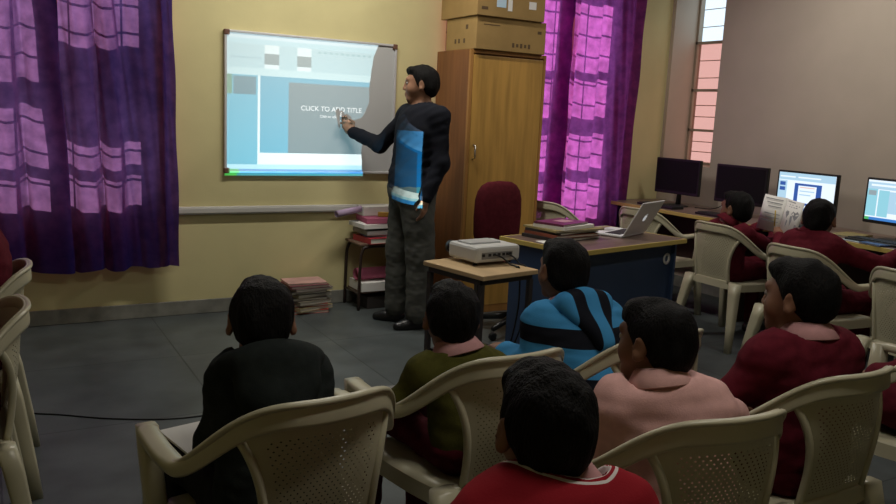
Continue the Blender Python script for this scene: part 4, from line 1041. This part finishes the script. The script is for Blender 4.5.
# booklet with a map, held up by the reading boy
bk = tag(empty('booklet', (4.35, 3.375, .755), R(-97)), 'open white booklet with a grey world map, held before the lit monitor', 'booklet')
def leafp(sx, u, v): 
    a = R(10); w = .168; x = sx * u * w * math.cos(a); y = -u * w * math.sin(a) * 1.0 - .012 * math.sin(u * PI); lean = R(12)
    zz = v * .225
    return Vector((x, y + zz * math.sin(lean), zz * math.cos(lean) + u * .012 * sx * -1))
gpr = mat('grey_print', (.28, .29, .31), .8); 
for sx in (-1, 1):
    b = MB(); b.loft([[leafp(sx, u, v) for v in (0, 1)] for u in np.linspace(0, 1, 9)], closed=False, caps=False)
    pg = b.build('page', paper_w, bk); so = pg.modifiers.new('thickness', 'SOLIDIFY'); so.thickness = .002; so.offset = 1 if sx > 0 else -1
    pr = MB()
    def patch(u0, v0, u1, v1):
        off = Vector((0, -.0022, 0))
        for i in range(4):
            a0, a1 = u0 + (u1 - u0) * i / 4, u0 + (u1 - u0) * (i + 1) / 4
            pr.quad([leafp(sx, a0, v0) + off, leafp(sx, a1, v0) + off, leafp(sx, a1, v1) + off, leafp(sx, a0, v1) + off])
    if sx < 0:
        for k in range(7):
            if k != 3: patch(.12, .90 - k * .105, .88 - .1 * (k % 3), .925 - k * .105)
    else:
        patch(.1, .93, .6, .955); patch(.12, .86, .85, .88); patch(.12, .80, .75, .82)
        for poly in ([(.14, .62), (.22, .70), (.36, .68), (.38, .60), (.30, .52), (.27, .46), (.20, .55)], [(.31, .44), (.40, .42), (.38, .32), (.33, .22), (.30, .34)], [(.48, .56), (.60, .58), (.62, .44), (.56, .28), (.50, .42)], [(.50, .62), (.60, .71), (.80, .72), (.92, .66), (.86, .56), (.76, .46), (.68, .52), (.58, .60)], [(.80, .36), (.90, .36), (.90, .26), (.80, .28)]):
            c = np.mean(poly, 0)
            for p, q in zip(poly, poly[1:] + poly[:1]):
                f = pr.bm.faces.new([pr.bm.verts.new(leafp(sx, a_, b_) + Vector((0, -.0022, 0))) for a_, b_ in (c, p, q)])
    pr.build('printing', gpr, pg)
pen = tag(empty('pencil', (4.305, 3.375, .80), R(20)), 'thin yellow pencil in the raised hand of the reading boy', 'pencil')
MB().tube([(0, 0, 0), (-.015, .0, .10)], .0042, 8).build('pencil_shaft', mat('yellow_paint', (.5, .36, .06), .4), pen)
MB().tube([(0, 0, -.014), (0, 0, 0)], [.0008, .0042], 8).build('pencil_tip', pap, pen)

# ------------------------------------------------------------------ the stand of papers against the back wall
rod = mat('dark_brown_painted_tube', (.03, .018, .014), .4, .4)
sx0, sx1, sy0, sy1, sz = 2.255, 2.80, 5.14, 5.395, .478
st = tag(empty('paper_stand', ((sx0 + sx1) / 2, (sy0 + sy1) / 2, 0)), 'low bent-tube stand loaded with papers between whiteboard and teacher', 'stand')
w, d = sx1 - sx0, sy1 - sy0
MB().box((0, 0, sz - .008), (w + .02, d + .02, .016), bev=.004).build('stand_top', mat('worn_board', (.16, .10, .07), .6, noise=.1), st)
MB().box((0, 0, .125), (w - .03, d - .02, .012)).build('lower_shelf', mat('worn_board', (.16, .10, .07), .6), st)
for y in (-d / 2, d / 2): MB().tube(catmull([(-w / 2 - .005, y, 0), (-w / 2, y, .30), (-w / 2 + .012, y, sz - .06), (-w / 2 + .06, y, sz - .024), (0, y, sz - .024), (w / 2 - .06, y, sz - .024), (w / 2 - .012, y, sz - .06), (w / 2, y, .30), (w / 2 + .005, y, 0)], 6), .011, 10).build('leg_frame', rod, st)
for x in (-w / 2, w / 2): MB().tube([(x, -d / 2, .115), (x, d / 2, .115)], .009, 8).build('cross_bar', rod, st)
rd = mat('red_print', (.38, .035, .045), .5); bl = mat('blue_print', (.06, .09, .28), .5); pkp = mat('pink_chart_paper', (.44, .12, .20), .75, .1, noise=.05); lav = mat('lavender_paper', (.38, .28, .42), .7); yl = mat('yellow_box_card', (.50, .32, .06), .5); gy = mat('newsprint_grey', (.30, .29, .28), .85, noise=.12)
scx, scy = (sx0 + sx1) / 2, 5.265
zz = sz + .0005
flat_thing('book', 'book', 'thick red covered book at the front edge of the stand top', (2.40, 5.23, zz), R(6), (.21, .25, .040), rd, pag)
flat_thing('book', 'book', 'white and grey book lying right of the red one on the stand', (2.63, 5.23, zz), R(-3), (.24, .26, .042), gy, paper_w)
flat_thing('book', 'book', 'thin blue book lying across the red book on the stand', (2.44, 5.25, zz + .041), R(-8), (.24, .2, .014), bl, pag)
z = zz + .056
for i, (lb_, sz_, m, a, dx) in enumerate((('grey newspaper sheaf lowest in the paper heap on the stand', (.46, .24, .030), gy, 2, 0), ('dark folded sheaf below the pink charts on the stand', (.44, .23, .012), dk_f, -2, .02), ('white paper sheaf just below the pink charts on the stand', (.46, .25, .030), paper_w, 3, -.03), ('pink chart sheaf sagging over the stand front', (.40, .27, .036), pkp, -7, -.01))):
    flat_thing('paper_sheaf', 'papers', lb_, (scx + dx, scy, z), R(a), sz_, m, bend=.0015, group='papers heaped on the stand'); z += sz_[2] + .003
tag(MB().box((0, 0, .016), (.085, .035, .032), bev=.004).build('chalk_box', yl, None, (2.46, 5.215, z + .001), R(-25)), 'small yellow box on the pink charts of the stand', 'box')
flat_thing('box_file', 'box', 'long white box lying at the back on top of the paper heap', (2.50, 5.335, z + .001), R(1), (.34, .11, .062), paper_w)
def roll(name, label, p0, p1, r, m, core):
    p0, p1 = Vector(p0), Vector(p1); t = tag(empty(name, p0), label, 'paper roll')
    L = (p1 - p0).length; Mx = (p1 - p0).to_track_quat('Z', 'Y').to_matrix().to_4x4()
    b = MB(); rings = []
    for s in (0, 1): 
        rings.append([Mx @ Vector((r * (1 - .28 * k / 80) * math.cos(2 * PI * k / 32), r * (1 - .28 * k / 80) * math.sin(2 * PI * k / 32), L * s)) for k in range(81)])
    b.loft(rings, closed=False, caps=False); o = b.build('rolled_sheet', m, t); so = o.modifiers.new('thickness', 'SOLIDIFY'); so.thickness = .0015
    return t
roll('paper_roll', 'lavender rolled chart sticking out left of the paper heap', (2.12, 5.27, .672), (2.33, 5.325, .700), .024, lav, pap)
roll('paper_roll', 'large pink rolled chart on the lower shelf of the stand', (2.265, 5.235, .242), (2.80, 5.27, .242), .046, pkp, pap)
flat_thing('carton', 'box', 'flat white carton under the pink roll on the lower shelf', (2.50, 5.25, .1315), 0, (.46, .22, .062), paper_w)
flat_thing('paper_sheaf', 'papers', 'dark bundle of papers on the floor beneath the stand shelf', (2.53, 5.27, .001), R(3), (.42, .21, .085), dk_f)

# the pile of magazines on the floor
z = .0005
cols = [((.40, .06, .05), 'red'), ((.46, .38, .22), 'straw yellow'), ((.30, .045, .04), 'dark red'), ((.24, .21, .16), 'tan'), ((.11, .09, .085), 'charcoal'), ((.30, .27, .18), 'khaki'), ((.09, .08, .08), 'black'), ((.20, .16, .15), 'brown'), ((.16, .05, .06), 'wine red'), ((.50, .30, .27), 'pale pink')]
for i, (c, nm) in enumerate(cols):
    rs = np.random.RandomState(i + 3); h = (.022, .024, .018, .024, .02, .026, .022, .02, .02, .012)[i]
    where = ['at the bottom of', 'second from the bottom of', 'third from the bottom of', 'below the charcoal one in', 'in the middle of', 'above the charcoal one in', 'above the khaki one in', 'third from the top of', 'just under the top of', 'on top of'][i]
    flat_thing('magazine', 'magazine', '%s magazine %s the floor pile by the stand' % (nm, where), (1.905 + rs.uniform(-.022, .018), 5.262 + rs.uniform(-.02, .012), z), R(rs.uniform(-13, 13)) + R(4), (.27 + rs.uniform(-.015, .02), .20, h), mat('magazine_cover_' + nm.replace(' ', '_'), c, .6, .2, noise=.15), pag, group='magazines in the floor pile'); z += h + .0008

# ------------------------------------------------------------------ small things in hands and on laps
ph = tag(empty('phone', (2.172, 5.352, 1.318)), 'white and silver phone held up by the teacher at the board', 'phone')
Mp = Matrix.Rotation(R(62), 4, 'Z') @ Matrix.Rotation(R(-32), 4, 'Y')
MB().box((0, 0, 0), (.050, .013, .115), rot=Mp, bev=.004).build('phone_body', mat('white_gloss', (.6, .6, .6), .25, .5), ph)
MB().box((Mp @ Vector((0, -.0068, .012)))[:], (.042, .001, .075), rot=Mp).build('screen', mat('grey_screen', (.10, .11, .12), .15, .5), ph)
flat_thing('notebook', 'notebook', 'white notebook on the lap of the boy in the black jacket', (.455, 2.02, .548), R(12), (.15, .18, .006), paper_w, paper_w)
flat_thing('notebook', 'notebook', 'grey-white notebook on the lap of the boy in the olive sweater', (1.06, 2.10, .548), R(-10), (.13, .17, .006), gy, paper_w)
flat_thing('notebook', 'notebook', 'white notebook on the lap of the boy in the pink shirt', (1.36, 1.64, .548), R(20), (.16, .21, .006), paper_w, paper_w)
# cables
cab = mat('black_cable', (.012, .012, .012), .5)
tag(MB().tube(catmull([(-.6, 4.1, .0034), (.086, 3.883, .0034), (.45, 3.66, .0034), (.75, 3.554, .0034), (1.15, 3.60, .0034), (1.6, 3.52, .0034), (2.0, 3.50, .0034), (2.13, 3.60, .0034), (2.4, 3.66, .005)], 8), .0032, 8).build('floor_cable', cab), 'thin black cable trailing across the grey floor', 'cable')
q = lambda x, y, z_: tuple(pjM @ Vector((x, y, z_)))
tag(MB().tube(catmull([q(-.03, -.121, .055), q(-.005, -.15, .045), q(.03, -.172, .012), q(.04, -.21, .006), q(.045, -.232, -.02), q(.05, -.225, -.25), q(.06, -.1, -.62), (2.36, 3.62, .006)], 7), .0045, 8).build('video_cable', cab), 'black cable drooping from the back of the projector, curling left', 'cable', 'projector cables')
tag(MB().tube(catmull([q(.055, -.121, .055), q(.075, -.15, .04), q(.092, -.178, .010), q(.105, -.205, .002), q(.11, -.222, -.04), q(.11, -.20, -.3), q(.10, -.05, -.62), (2.42, 3.66, .006)], 7), .004, 8).build('power_cable', cab), 'black power cable hanging from the projector over the table edge', 'cable', 'projector cables')
for y0, lb_ in ((4.62, 'dark cable looping down the wall beside the corner monitor'), (3.95, 'dark cable on the wall behind the lit monitor')):
    tag(MB().tube(catmull([(5.255, y0, 1.10), (5.25, y0 + .02, .95), (5.20, y0 - .04, .80), (5.10, y0 - .02, .745), (5.02, y0 + .10, .742)], 7), .004, 8).build('monitor_cable', cab), lb_, 'cable')
